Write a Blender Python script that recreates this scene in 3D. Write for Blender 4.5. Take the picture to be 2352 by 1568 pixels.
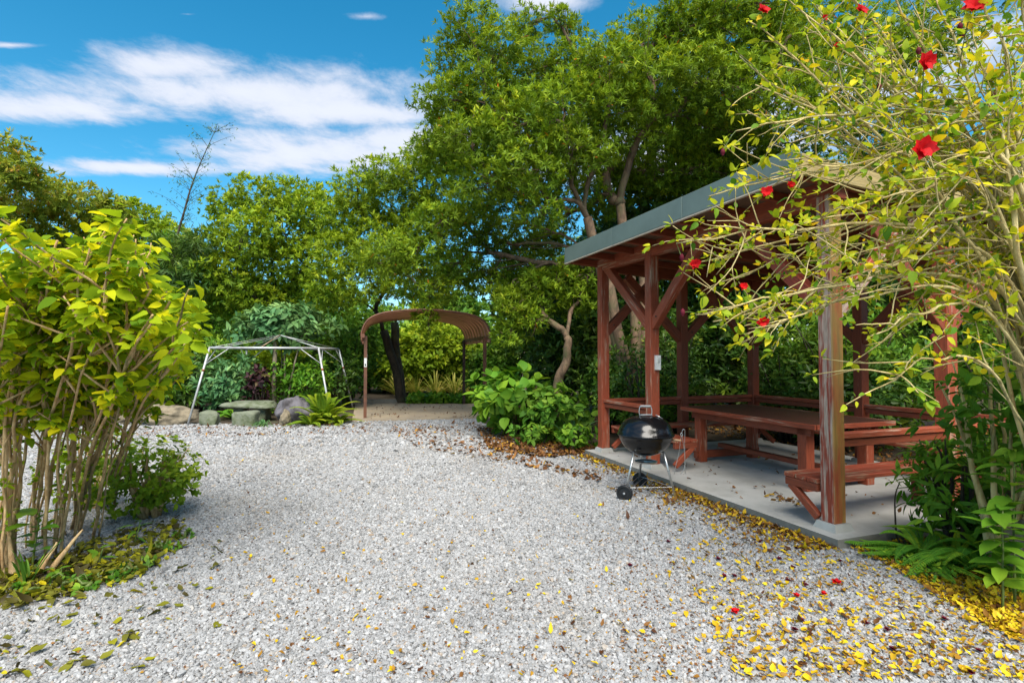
import bpy, math, random
import numpy as np
from mathutils import Vector, Matrix

for o in list(bpy.data.objects):
    bpy.data.objects.remove(o)
SC = bpy.context.scene
COL = SC.collection
R = math.radians
random.seed(7)

# ------------------------------------------------------------------ camera
CAM_H, FPX, PITCH = 1.55, 1227.4, R(1.6)
cam_data = bpy.data.cameras.new('camera')
cam_data.lens = 18.79
cam_data.sensor_width = 36.0
cam_data.clip_start = 0.05
cam_data.clip_end = 2000
cam = bpy.data.objects.new('camera', cam_data)
COL.objects.link(cam)
cam.location = (0, 0, CAM_H)
cam.rotation_euler = (R(90) + PITCH, 0, 0)
SC.camera = cam

# ------------------------------------------------------------------ world, sun, exposure
SUN_EL, SUN_AZ = 53, 173          # degrees; azimuth clockwise from +Y (behind the camera)
world = bpy.data.worlds.new('World')
SC.world = world
world.use_nodes = True
SKY_STRENGTH = 0.10
SC.view_settings.view_transform = 'Standard'
SC.view_settings.look = 'None'
SC.view_settings.gamma = 1
SC.view_settings.use_curve_mapping = False
SC.view_settings.exposure = 1.7
SC.render.engine = 'CYCLES'
SC.cycles.use_denoising = True
SC.cycles.max_bounces = 7
SC.cycles.diffuse_bounces = 4
SC.cycles.glossy_bounces = 3
SC.cycles.transmission_bounces = 5
SC.cycles.transparent_max_bounces = 4


class NT:
    """small helper for building node trees"""
    def __init__(self, tree):
        self.t = tree
    def n(self, typ, **kw):
        nd = self.t.nodes.new(typ)
        for k, v in kw.items():
            setattr(nd, k, v)
        return nd
    def link(self, a, b):
        self.t.links.new(a, b)
    def put(self, sock, v):
        if hasattr(v, 'is_output'):
            self.t.links.new(v, sock)
        else:
            sock.default_value = v
    def m(self, op, a, b=0.0, c=0.0, clamp=False):
        nd = self.t.nodes.new('ShaderNodeMath')
        nd.operation = op
        nd.use_clamp = clamp
        for s, v in zip(nd.inputs, (a, b, c)):
            self.put(s, v)
        return nd.outputs[0]
    def step(self, v, lo, hi):
        nd = self.t.nodes.new('ShaderNodeMapRange')
        nd.interpolation_type = 'SMOOTHSTEP'
        self.put(nd.inputs[0], v)
        nd.inputs[1].default_value, nd.inputs[2].default_value = lo, hi
        return nd.outputs[0]
    def mix(self, f, a, b, blend='MIX'):
        nd = self.t.nodes.new('ShaderNodeMix')
        nd.data_type = 'RGBA'
        nd.blend_type = blend
        nd.clamp_factor = True
        self.put(nd.inputs[0], f)
        self.put(nd.inputs[6], a if hasattr(a, 'is_output') else (*a, 1))
        self.put(nd.inputs[7], b if hasattr(b, 'is_output') else (*b, 1))
        return nd.outputs[2]
    def noise(self, vec, scale, detail=4, rough=.55, dist=0.0):
        nd = self.t.nodes.new('ShaderNodeTexNoise')
        if vec is not None:
            self.t.links.new(vec, nd.inputs['Vector'])
        nd.inputs['Scale'].default_value = scale
        nd.inputs['Detail'].default_value = detail
        nd.inputs['Roughness'].default_value = rough
        nd.inputs['Distortion'].default_value = dist
        return nd.outputs[0]
    def ramp(self, fac, stops, interp='LINEAR'):
        nd = self.t.nodes.new('ShaderNodeValToRGB')
        cr = nd.color_ramp
        cr.interpolation = interp
        while len(cr.elements) < len(stops):
            cr.elements.new(.5)
        for e, (p, c) in zip(cr.elements, stops):
            e.position = p
            e.color = (*c, 1) if len(c) == 3 else c
        self.put(nd.inputs[0], fac)
        return nd.outputs[0]
    def mapping(self, vec, scale=(1, 1, 1), loc=(0, 0, 0)):
        nd = self.t.nodes.new('ShaderNodeMapping')
        self.t.links.new(vec, nd.inputs[0])
        nd.inputs['Scale'].default_value = scale
        nd.inputs['Location'].default_value = loc
        return nd.outputs[0]
    def bump(self, h, strength, dist=.01):
        nd = self.t.nodes.new('ShaderNodeBump')
        nd.inputs['Strength'].default_value = strength
        nd.inputs['Distance'].default_value = dist
        self.t.links.new(h, nd.inputs['Height'])
        return nd.outputs[0]


wt = NT(world.node_tree)
world.node_tree.nodes.clear()
sky = wt.n('ShaderNodeTexSky', sky_type='NISHITA', sun_disc=False)
sky.sun_elevation = R(SUN_EL)
sky.sun_rotation = R(SUN_AZ)
sky.air_density, sky.dust_density, sky.ozone_density = 1.0, 0.2, 4.0
hsv = wt.n('ShaderNodeHueSaturation')
hsv.inputs['Hue'].default_value = .478
hsv.inputs['Saturation'].default_value = 1.34
hsv.inputs['Value'].default_value = .60
wt.link(sky.outputs[0], hsv.inputs['Color'])
tc = wt.n('ShaderNodeTexCoord')
sep = wt.n('ShaderNodeSeparateXYZ')
wt.link(tc.outputs['Generated'], sep.inputs[0])
# a flat cloud layer: its plan coordinates are x/z, y/z of the view direction
zc = wt.m('MAXIMUM', sep.outputs[2], .04)
px_ = wt.m('DIVIDE', sep.outputs[0], zc)
py_ = wt.m('DIVIDE', sep.outputs[1], zc)
comb = wt.n('ShaderNodeCombineXYZ')
wt.link(wt.m('MULTIPLY', px_, 1.15), comb.inputs[0])
wt.link(wt.m('MULTIPLY', py_, .95), comb.inputs[1])
big = wt.noise(comb.outputs[0], 1.2, 8, .6, .3)
fine = wt.noise(comb.outputs[0], 4.2, 8, .66, .25)
nz = wt.m('ADD', wt.m('MULTIPLY', wt.m('SUBTRACT', big, .5), 1.5), wt.m('MULTIPLY', wt.m('SUBTRACT', fine, .5), 1.5))
def sky_plan(X, Y):
    v = Vector(((X - 1176) / FPX, 1, (784 - Y) / FPX))
    v = Matrix.Rotation(PITCH, 3, 'X') @ v
    return v.x / v.z, v.y / v.z
# cloud banks: where they lie in the layer and how far they spread
CLOUDS = []
for X, Y, rx, ry, *pk in [(540, 205, 560, 78), (380, 150, 260, 55), (120, 245, 400, 48), (780, 250, 380, 55), (730, 345, 420, 66),
                     (330, 385, 330, 24), (930, 320, 260, 60), (20, 104, 190, 14, .55), (1240, 0, 150, 40), (430, 33, 60, 12, .36), (840, 38, 130, 22, .36),
                     (2060, 150, 330, 180), (1560, 330, 500, 130), (2300, 380, 300, 150)]:
    x0, y0 = sky_plan(X, Y)
    x1 = sky_plan(X + rx, Y)[0]
    y1, y2 = sky_plan(X, Y - ry)[1], sky_plan(X, Y + ry)[1]
    CLOUDS.append((x0, (y1 + y2) / 2, abs(x1 - x0), abs(y2 - y1) / 2, pk[0] if pk else 1.0))
CLOUDS += [(0, -.1, 1.2, .3), (-.3, -1.2, 2.0, .35), (1.5, -1.4, 1.6, .4), (2.2, -.3, 1.3, .4), (-2.2, .5, 1.0, .35), (-1.5, -2.6, 2.4, .5), (1.2, -3.4, 2.5, .6), (2.6, .3, 1.1, .35), (3.4, -1.6, 1.6, .5), (-2.8, -.2, 1.4, .3), (-1.6, -1.5, 1.8, .35), (.6, -2.2, 1.6, .3), (.2, .5, .7, .16), (-1.0, -.6, .9, .2), (1.2, -.8, .8, .2), (4.6, 1.2, 1.4, .5)]  # unseen banks overhead and behind, extra ones added to whiten the ambient light
dens = None
for x0, y0, ra, re, *pk in CLOUDS:
    dx = wt.m('DIVIDE', wt.m('SUBTRACT', px_, x0), ra)
    dy = wt.m('DIVIDE', wt.m('SUBTRACT', py_, y0), re)
    d = wt.m('SUBTRACT', pk[0] if pk else 1.0, wt.m('SQRT', wt.m('ADD', wt.m('MULTIPLY', dx, dx), wt.m('MULTIPLY', dy, dy))))
    dens = d if dens is None else wt.m('MAXIMUM', dens, d)
dn_ = wt.m('ADD', dens, nz)
cover = wt.m('MULTIPLY', wt.step(dn_, -.12, .75), .92)
cover = wt.m('MULTIPLY', cover, wt.step(sep.outputs[2], .0, .12))
ccol = wt.mix(wt.step(dn_, .1, 1.1), (2.25, 2.45, 2.95), (2.85, 2.95, 3.25))
skycol = wt.mix(cover, hsv.outputs[0], ccol)
bg = wt.n('ShaderNodeBackground')
wt.link(skycol, bg.inputs[0])
bg.inputs[1].default_value = SKY_STRENGTH
wo = wt.n('ShaderNodeOutputWorld')
wt.link(bg.outputs[0], wo.inputs[0])

sun_data = bpy.data.lights.new('sun', 'SUN')
sun_data.energy = 2.35
sun_data.angle = R(48)
sun_data.color = (1, .94, .84)
sun = bpy.data.objects.new('sun', sun_data)
COL.objects.link(sun)
sd = Vector((math.sin(R(SUN_AZ)) * math.cos(R(SUN_EL)), math.cos(R(SUN_AZ)) * math.cos(R(SUN_EL)), math.sin(R(SUN_EL))))
sun.rotation_euler = sd.to_track_quat('Z', 'Y').to_euler()
sun.location = (-6, -6, 12)


# ------------------------------------------------------------------ helpers
def at(X, Y, d):
    """a place in the garden at distance d ahead, read off the photograph's width and height"""
    v = Vector(((X - 1176) / FPX, 1, (784 - Y) / FPX))
    v = Matrix.Rotation(PITCH, 3, 'X') @ v
    k = d / v.y
    return np.array([v.x * k, d, CAM_H + v.z * k])

def ground(X, Y, z=0.0):
    v = Vector(((X - 1176) / FPX, 1, (784 - Y) / FPX))
    v = Matrix.Rotation(PITCH, 3, 'X') @ v
    k = (z - CAM_H) / v.z
    return np.array([v.x * k, v.y * k, z])

def unit(v):
    v = np.asarray(v, float)
    return v / np.maximum(np.linalg.norm(v, axis=-1, keepdims=True), 1e-9)

def make_mesh(name, V, T, mat, tint=None, smooth=True):
    me = bpy.data.meshes.new(name)
    V = np.ascontiguousarray(V, dtype=np.float32)
    T = np.ascontiguousarray(T, dtype=np.int32)
    me.vertices.add(len(V))
    me.vertices.foreach_set('co', V.ravel())
    me.loops.add(T.size)
    me.loops.foreach_set('vertex_index', T.ravel())
    me.polygons.add(len(T))
    k = T.shape[1]
    me.polygons.foreach_set('loop_start', np.arange(0, T.size, k, dtype=np.int32))
    me.polygons.foreach_set('loop_total', np.full(len(T), k, dtype=np.int32))
    me.polygons.foreach_set('use_smooth', np.full(len(T), smooth, dtype=bool))
    if tint is not None:
        at_ = me.attributes.new('tint', 'FLOAT', 'POINT')
        at_.data.foreach_set('value', np.ascontiguousarray(tint, dtype=np.float32))
    me.materials.append(mat)
    me.update()
    me.validate()
    return me

def link(name, me, parent=None, loc=None):
    o = bpy.data.objects.new(name, me)
    COL.objects.link(o)
    if parent is not None:
        o.parent = parent
    if loc is not None:
        o.location = loc
    return o

def tag(o, label=None, cat=None, group=None, kind=None):
    for k, v in (('label', label), ('category', cat), ('group', group), ('kind', kind)):
        if v:
            o[k] = v
    return o

def thing(name, label, cat, loc=(0, 0, 0), rz=0.0, group=None):
    o = bpy.data.objects.new(name, None)
    o.empty_display_size = .1
    COL.objects.link(o)
    o.location = loc
    o.rotation_euler = (0, 0, rz)
    return tag(o, label, cat, group)

class MB:
    """collects triangles, links them as one mesh object"""
    def __init__(self):
        self.v, self.t, self.c, self.n = [], [], [], 0
    def add(self, V, T, tint=None):
        V = np.asarray(V, float).reshape(-1, 3)
        self.v.append(V)
        self.t.append(np.asarray(T, int).reshape(-1, 3) + self.n)
        self.c.append(np.full(len(V), .5) if tint is None else np.broadcast_to(tint, (len(V),)))
        self.n += len(V)
        return self
    def box(self, c, s, M=None, taper=1.0):
        x, y, z = np.array(s) / 2
        b = .0
        V = np.array([[-x, -y, -z], [x, -y, -z], [x, y, -z], [-x, y, -z], [-x * taper, -y * taper, z], [x * taper, -y * taper, z], [x * taper, y * taper, z], [-x * taper, y * taper, z]])
        T = [[0, 2, 1], [0, 3, 2], [4, 5, 6], [4, 6, 7], [0, 1, 5], [0, 5, 4], [1, 2, 6], [1, 6, 5], [2, 3, 7], [2, 7, 6], [3, 0, 4], [3, 4, 7]]
        if M is not None:
            V = V @ np.array(M).T
        return self.add(V + np.array(c), T)
    def tube(self, path, rad, sides=8, tint=None):
        P = np.asarray(path, float)
        n = len(P)
        rad = np.broadcast_to(rad, (n,))
        Tn = unit(np.gradient(P, axis=0))
        up = np.array([0, 0, 1.0]) if abs(Tn[0][2]) < .9 else np.array([1.0, 0, 0])
        a = unit(np.cross(Tn[0], up))
        A = [a]
        for i in range(1, n):
            a = A[-1] - Tn[i] * np.dot(A[-1], Tn[i])
            A.append(unit(a))
        A = np.array(A)
        B = np.cross(Tn, A)
        th = np.linspace(0, 2 * np.pi, sides, endpoint=False)
        V = P[:, None, :] + rad[:, None, None] * (np.cos(th)[None, :, None] * A[:, None, :] + np.sin(th)[None, :, None] * B[:, None, :])
        V = V.reshape(-1, 3)
        T = []
        for i in range(n - 1):
            for j in range(sides):
                k = (j + 1) % sides
                p, q, r, s = i * sides + j, i * sides + k, (i + 1) * sides + k, (i + 1) * sides + j
                T += [[p, q, r], [p, r, s]]
        m = len(V)
        V = np.vstack([V, P[0], P[-1]])
        for j in range(sides):
            k = (j + 1) % sides
            T += [[m, k, j], [m + 1, (n - 1) * sides + j, (n - 1) * sides + k]]
        return self.add(V, T, tint)
    def lathe(self, prof, seg=48, M=None, off=(0, 0, 0)):
        prof = np.asarray(prof, float)
        th = np.linspace(0, 2 * np.pi, seg, endpoint=False)
        V = np.stack([prof[:, 0, None] * np.cos(th), prof[:, 0, None] * np.sin(th), np.repeat(prof[:, 1, None], seg, 1)], -1).reshape(-1, 3)
        T = []
        for i in range(len(prof) - 1):
            for j in range(seg):
                k = (j + 1) % seg
                p, q, r, s = i * seg + j, i * seg + k, (i + 1) * seg + k, (i + 1) * seg + j
                T += [[p, q, r], [p, r, s]]
        if M is not None:
            V = V @ np.array(M).T
        return self.add(V + np.array(off), T)
    def build(self, name, mat, parent=None, loc=None, smooth=False, origin=None):
        V = np.vstack(self.v)
        if origin is not None:
            V = V - np.array(origin)
        me = make_mesh(name, V, np.vstack(self.t), mat, np.concatenate(self.c), smooth)
        return link(name, me, parent, loc)

def bez(p0, p1, p2, n=12):
    t = np.linspace(0, 1, n)[:, None]
    return (1 - t) ** 2 * np.asarray(p0) + 2 * t * (1 - t) * np.asarray(p1) + t * t * np.asarray(p2)

def catmull(pts, n=6):
    P = np.asarray(pts, float)
    P = np.vstack([2 * P[0] - P[1], P, 2 * P[-1] - P[-2]])
    out = []
    for i in range(1, len(P) - 2):
        for t in np.linspace(0, 1, n, endpoint=False):
            a, b, c, d = P[i - 1], P[i], P[i + 1], P[i + 2]
            out.append(.5 * ((2 * b) + (c - a) * t + (2 * a - 5 * b + 4 * c - d) * t * t + (3 * b - a - 3 * c + d) * t ** 3))
    out.append(P[-2])
    return np.array(out)

def wob(path, amp, rng):
    P = np.array(path, float)
    n = len(P)
    w = rng.normal(0, 1, (n, 3))
    k = np.array([.25, .5, .25])
    for i in range(3):
        w[:, i] = np.convolve(w[:, i], k, 'same')
    w[0] = 0
    w[-1] *= .3
    return P + w * amp

def rand_dirs(n, rng):
    return unit(rng.normal(0, 1, (n, 3)))

def leaf_diamond(P, D, N, L, W):
    """thin four-cornered leaves folded along the midrib (2 triangles each)"""
    n = len(P)
    S = unit(np.cross(D, N))
    N = np.cross(S, D)
    L = np.broadcast_to(L, (n,))[:, None]
    W = np.broadcast_to(W, (n,))[:, None]
    V = np.stack([P, P + D * L * .45 - S * W * .5 + N * W * .16, P + D * L - N * L * .08, P + D * L * .45 + S * W * .5 + N * W * .16], 1)
    b = np.arange(n)[:, None] * 4
    T = np.stack([b + [0, 2, 1], b + [0, 3, 2]], 1).reshape(-1, 3)
    return V.reshape(-1, 3), T, 4

OVAL = np.array([[0, 0], [.30, -.46], [.62, -.40], [1, 0], [.62, .40], [.30, .46], [.32, 0], [.66, 0], [.10, -.27], [.10, .27], [.84, -.19], [.84, .19]])
OVAL_T = np.array([[0, 8, 6], [8, 1, 6], [1, 2, 7], [1, 7, 6], [2, 10, 7], [10, 3, 7], [0, 6, 9], [9, 6, 5], [5, 6, 7], [5, 7, 4], [4, 7, 11], [11, 7, 3]])
def leaf_oval(P, D, N, L, W, droop=.25, cup=.22, wave=0.0):
    """broad leaves with a midrib, a fold and a drooping tip (12 triangles each)"""
    n = len(P)
    S = unit(np.cross(D, N))
    N = np.cross(S, D)
    L = np.broadcast_to(L, (n,))[:, None, None]
    W = np.broadcast_to(W, (n,))[:, None, None]
    dr = np.broadcast_to(droop, (n,))[:, None, None]
    t = OVAL[None, :, 0, None]
    s = OVAL[None, :, 1, None]
    h = np.abs(s) * cup * W - dr * L * t * t + wave * W * np.sin(t * 9) * np.abs(s)
    V = P[:, None, :] + D[:, None, :] * L * t + S[:, None, :] * W * s + N[:, None, :] * h
    b = (np.arange(n) * 12)[:, None, None]
    return V.reshape(-1, 3), (OVAL_T[None] + b).reshape(-1, 3), 12

def leaf_obj(name, parent, P, D, N, L, W, mat, rng, shape='diamond', tint=None, origin=(0, 0, 0), **kw):
    V, T, k = (leaf_diamond if shape == 'diamond' else leaf_oval)(P - np.array(origin), D, N, L, W, **kw)
    if tint is None:
        tint = rng.random(len(P))
    me = make_mesh(name, V, T, mat, np.repeat(tint, k))
    return link(name, me, parent)


# ------------------------------------------------------------------ materials
def new_mat(name):
    m = bpy.data.materials.new(name)
    m.use_nodes = True
    nt = NT(m.node_tree)
    return m, nt, m.node_tree.nodes['Principled BSDF']

def leaf_mat(name, stops, trans=.35, rough=.55, spec=.18, noise=True, gain=2.0):
    m, nt, p = new_mat(name)
    a = nt.n('ShaderNodeAttribute', attribute_name='tint')
    col = nt.ramp(a.outputs['Fac'], [(q, tuple(min(c * gain, .85) for c in k)) for q, k in stops])
    if noise:
        tcx = nt.n('ShaderNodeTexCoord')
        v = nt.noise(tcx.outputs['Object'], 1.1, 3)
        col = nt.mix(nt.step(v, .35, .7), col, nt.mix(.45, col, (.15, .19, .008)))
    nt.link(col, p.inputs['Base Color'])
    p.inputs['Roughness'].default_value = rough
    p.inputs['Specular IOR Level'].default_value = spec
    tr = nt.n('ShaderNodeBsdfTranslucent')
    nt.link(nt.mix(.5, col, nt.mix(1, col, (1.25, 1.2, .5), 'MULTIPLY')), tr.inputs['Color'])
    mx = nt.n('ShaderNodeMixShader')
    mx.inputs[0].default_value = trans
    nt.link(p.outputs[0], mx.inputs[1])
    nt.link(tr.outputs[0], mx.inputs[2])
    nt.link(mx.outputs[0], m.node_tree.nodes['Material Output'].inputs[0])
    return m

def plain(name, col, rough=.5, metal=0.0, var=.25, scale=8.0, bump=0.0, col2=None, coat=0.0, bscale=None, spec=.5):
    m, nt, p = new_mat(name)
    tcx = nt.n('ShaderNodeTexCoord')
    v = nt.noise(tcx.outputs['Object'], scale, 6, .6)
    c2 = col2 or tuple(c * (1 - var * 1.6) for c in col)
    nt.link(nt.mix(nt.step(v, .38, .68), col, c2), p.inputs['Base Color'])
    p.inputs['Roughness'].default_value = rough
    p.inputs['Metallic'].default_value = metal
    p.inputs['Specular IOR Level'].default_value = spec
    p.inputs['Coat Weight'].default_value = coat
    if bump:
        h = nt.noise(tcx.outputs['Object'], bscale or scale * 3, 8, .65)
        nt.link(nt.bump(h, bump, .02), p.inputs['Normal'])
    return m

def wood_mat(name, paint, bare, wear=.5, moss=0.0, dark=.6, grain=1.0, rough=.65, fade=0.0):
    """painted timber worn along the grain (local X); an optional mossy local face"""
    m, nt, p = new_mat(name)
    tcx = nt.n('ShaderNodeTexCoord')
    oi = nt.n('ShaderNodeObjectInfo')
    off = nt.n('ShaderNodeVectorMath', operation='ADD')
    nt.link(tcx.outputs['Object'], off.inputs[0])
    cx = nt.n('ShaderNodeCombineXYZ')
    nt.link(nt.m('MULTIPLY', oi.outputs['Random'], 37.0), cx.inputs[0])
    nt.link(cx.outputs[0], off.inputs[1])
    vec = off.outputs[0]
    g = nt.noise(nt.mapping(vec, (2.2, 34, 34)), 1.0, 7, .68, .25)
    g2 = nt.noise(nt.mapping(vec, (7, 120, 120)), 1.0, 4, .6)
    blotch = nt.noise(nt.mapping(vec, (1.3, 5, 5)), 1.0, 4, .6)
    w = nt.m('ADD', nt.m('MULTIPLY', g, .62), nt.m('MULTIPLY', blotch, .5))
    pc = nt.mix(nt.step(g2, .35, .7), paint, tuple(c * dark for c in paint))
    bc = nt.mix(nt.step(g2, .35, .65), bare, tuple(c * .6 for c in bare))
    if fade:
        nrf = nt.n('ShaderNodeSeparateXYZ')
        nt.link(tcx.outputs['Normal'], nrf.inputs[0])
        w = nt.m('ADD', w, nt.m('MULTIPLY', nt.step(nt.m('MULTIPLY', nrf.outputs[1], -1.0), .4, .8), fade))
    wearm = nt.step(w, .82 - wear * .42, .90 - wear * .36)
    col = nt.mix(wearm, pc, bc)
    if moss:
        nrm = nt.n('ShaderNodeSeparateXYZ')
        nt.link(tcx.outputs['Normal'], nrm.inputs[0])
        side = nt.step(nt.m('MULTIPLY', nrm.outputs[2], -1.0), .4, .8)
        mm = nt.m('MULTIPLY', side, nt.step(nt.m('ADD', nt.m('MULTIPLY', blotch, .7), nt.m('MULTIPLY', g, .4)), .38, .66))
        mc = nt.mix(nt.step(g, .35, .65), (.40, .26, .05), (.20, .13, .03))
        col = nt.mix(nt.m('MULTIPLY', mm, moss), col, mc)
    nt.link(col, p.inputs['Base Color'])
    p.inputs['Roughness'].default_value = rough
    hh = nt.m('SUBTRACT', nt.m('ADD', g, nt.m('MULTIPLY', g2, .6)), nt.m('MULTIPLY', wearm, .35))
    nt.link(nt.bump(hh, .45 * grain, .008), p.inputs['Normal'])
    return m

def bark_mat(name, c1, c2, scale=9):
    m, nt, p = new_mat(name)
    tcx = nt.n('ShaderNodeTexCoord')
    v = nt.noise(nt.mapping(tcx.outputs['Object'], (1, 1, .45)), scale, 8, .68, .5)
    w = nt.noise(tcx.outputs['Object'], 2.2, 3)
    nt.link(nt.mix(nt.step(w, .45, .7), nt.mix(nt.step(v, .35, .65), c1, c2), nt.mix(nt.step(v, .3, .7), tuple(c * .7 for c in c1), (.09, .11, .04))), p.inputs['Base Color'])
    p.inputs['Roughness'].default_value = .85
    nt.link(nt.bump(v, .8, .03), p.inputs['Normal'])
    return m

M = {}
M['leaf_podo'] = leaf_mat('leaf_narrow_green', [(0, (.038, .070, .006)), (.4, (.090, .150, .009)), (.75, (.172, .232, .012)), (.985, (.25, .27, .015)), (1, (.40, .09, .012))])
M['leaf_light'] = leaf_mat('leaf_light_green', [(0, (.055, .105, .007)), (.5, (.135, .20, .010)), (1, (.25, .28, .014))])
M['leaf_olive'] = leaf_mat('leaf_olive', [(0, (.05, .085, .01)), (.5, (.12, .145, .014)), (.85, (.20, .17, .022)), (1, (.20, .085, .02))], gain=2.5)
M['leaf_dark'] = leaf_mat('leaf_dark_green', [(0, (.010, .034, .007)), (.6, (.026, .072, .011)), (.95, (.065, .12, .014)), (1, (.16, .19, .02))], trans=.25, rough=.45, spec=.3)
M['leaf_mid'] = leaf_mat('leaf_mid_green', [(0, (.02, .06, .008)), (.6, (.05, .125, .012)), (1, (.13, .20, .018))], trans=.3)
M['leaf_fresh'] = leaf_mat('leaf_fresh_green', [(0, (.03, .10, .010)), (.6, (.075, .19, .014)), (1, (.18, .29, .02))], trans=.35, gain=1.55)
M['leaf_blue'] = leaf_mat('leaf_blue_green', [(0, (.025, .08, .03)), (.6, (.055, .13, .05)), (1, (.12, .20, .07))], trans=.2)
M['leaf_hib'] = leaf_mat('leaf_broad_lime', [(0, (.06, .115, .006)), (.35, (.165, .225, .007)), (.72, (.30, .31, .008)), (.9, (.46, .37, .009)), (1, (.60, .40, .010))], trans=.5, noise=False, gain=2.0, rough=.7, spec=.1)
M['leaf_yel'] = leaf_mat('leaf_yellow_green', [(0, (.06, .15, .010)), (.25, (.17, .26, .013)), (.55, (.36, .38, .016)), (.85, (.55, .45, .014)), (1, (.66, .38, .012))], trans=.42, noise=False, gain=1.4)
M['leaf_purple'] = leaf_mat('leaf_purple', [(0, (.022, .012, .014)), (.7, (.065, .022, .028)), (1, (.12, .10, .03))], trans=.15, noise=False, gain=1.0)
M['fern_yel'] = leaf_mat('fern_yellow_green', [(0, (.08, .17, .012)), (.5, (.18, .27, .015)), (1, (.34, .36, .02))], trans=.4, noise=False, gain=1.3)
M['fern_green'] = leaf_mat('fern_green', [(0, (.03, .09, .010)), (.6, (.075, .17, .014)), (1, (.19, .26, .02))], trans=.35, noise=False, gain=2.4)
M['reed'] = leaf_mat('reed_tan', [(0, (.08, .13, .015)), (.5, (.20, .20, .035)), (1, (.40, .33, .10))], trans=.35, noise=False)
M['litter'] = leaf_mat('litter', [(0, (.09, .035, .014)), (.25, (.22, .095, .02)), (.45, (.42, .22, .02)), (.7, (.66, .43, .012)), (1, (.74, .56, .02))], trans=.15, noise=False, gain=.85)
M['litter_brown'] = leaf_mat('litter_brown', [(0, (.06, .028, .014)), (.5, (.20, .085, .03)), (.85, (.34, .16, .045)), (1, (.50, .28, .03))], trans=.1, noise=False, gain=.85)
M['litter_green'] = leaf_mat('litter_green', [(0, (.07, .055, .016)), (.4, (.17, .17, .016)), (.8, (.38, .36, .016)), (1, (.60, .48, .014))], trans=.15, noise=False, gain=.85)
M['petal'] = leaf_mat('petal_red', [(0, (.42, .002, .006)), (1, (.68, .006, .008))], trans=.3, rough=.6, noise=False, gain=1.0)
M['petal_old'] = leaf_mat('petal_withered', [(0, (.07, .006, .014)), (1, (.18, .012, .03))], trans=.1, rough=.7, noise=False, gain=.85)
M['bark'] = bark_mat('bark_brown', (.22, .135, .08), (.075, .045, .028))
M['bark_dark'] = bark_mat('bark_dark', (.07, .05, .032), (.02, .016, .012))
M['bark_pale'] = bark_mat('bark_pale', (.33, .27, .19), (.13, .10, .065))
M['stem_tan'] = bark_mat('stem_tan', (.68, .47, .24), (.42, .24, .10), 14)
M['stem_yel'] = bark_mat('stem_yellow_grey', (.66, .54, .25), (.42, .31, .12), 16)
M['stem_green'] = plain('stem_green', (.12, .17, .03), .6)
M['wood'] = wood_mat('red_wood', (.26, .054, .020), (.38, .21, .12), wear=.30)
M['wood_edge'] = wood_mat('red_wood_weathered', (.34, .066, .024), (.50, .31, .21), wear=.55)
M['wood_faded'] = wood_mat('red_wood_faded', (.36, .055, .022), (.58, .42, .33), wear=.50, moss=.95, fade=.13)
M['wood_bench'] = wood_mat('bench_wood', (.34, .06, .022), (.46, .28, .17), wear=.62)
M['wood_top'] = wood_mat('table_top_wood', (.10, .030, .020), (.17, .085, .06), wear=.1, rough=.45)
M['wood_deck'] = wood_mat('roof_boards', (.15, .085, .045), (.20, .13, .08), wear=.4)
M['wood_verge'] = wood_mat('verge_board', (.42, .31, .12), (.50, .40, .20), wear=.5)
M['fascia'] = plain('fascia_metal', (.150, .190, .165), .42, .0, .12, 2.0)
M['fascia_trim'] = plain('fascia_trim', (.55, .46, .36), .5, 0, .1)
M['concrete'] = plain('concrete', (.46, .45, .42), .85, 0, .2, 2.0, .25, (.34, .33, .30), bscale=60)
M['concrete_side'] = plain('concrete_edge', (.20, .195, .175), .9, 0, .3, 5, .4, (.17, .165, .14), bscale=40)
M['pad'] = plain('pad_concrete', (.36, .285, .19), .9, 0, .3, 1.2, .3, (.29, .235, .17), bscale=50)
M['rust'] = plain('brown_steel', (.17, .070, .038), .5, .1, .35, 6, .1, (.10, .045, .028))
M['rust_roof'] = plain('brown_roof_sheet', (.46, .20, .115), .42, .1, .3, 3, .06, (.30, .115, .07))
M['dark_steel'] = plain('dark_steel', (.05, .028, .02), .6, .1, .3, 6)
M['alu'] = plain('aluminium', (.62, .63, .63), .33, .85, .12, 12)
M['pipe'] = plain('galvanised_pipe', (.50, .52, .53), .45, .35, .2, 7, 0, (.40, .38, .36))
M['rust_spot'] = plain('rusty_joint', (.30, .10, .04), .8, 0, .4, 20)
M['enamel'] = plain('black_enamel', (.006, .006, .007), .17, 0, .1, 5, coat=0.0, spec=.5)
M['enamel_grey'] = plain('grey_handle', (.22, .235, .25), .5, 0, .15)
M['rubber'] = plain('black_plastic', (.012, .013, .015), .5, 0, .2, 10)
M['handle_wood'] = plain('pale_wood', (.50, .33, .20), .6, 0, .2)
M['white'] = plain('white_plastic', (.75, .75, .72), .5, 0, .08)
M['lamp'] = plain('lamp_cover', (.55, .55, .52), .4, 0, .1)
M['ink'] = plain('dark_print', (.03, .03, .03), .6)
M['stone_green'] = plain('mossy_stone', (.17, .185, .13), .9, 0, .3, 5, .9, (.08, .10, .045), bscale=18)
M['stone_grey'] = plain('grey_stone', (.14, .13, .145), .95, 0, .4, 4, 1.0, (.045, .04, .042), bscale=14)
M['stone_tan'] = plain('tan_stone', (.24, .195, .13), .9, 0, .4, 5, 1.0, (.09, .075, .05), bscale=14)
M['soil'] = plain('soil', (.085, .06, .036), .95, 0, .4, 4, .8, (.045, .034, .02), bscale=40)

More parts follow.
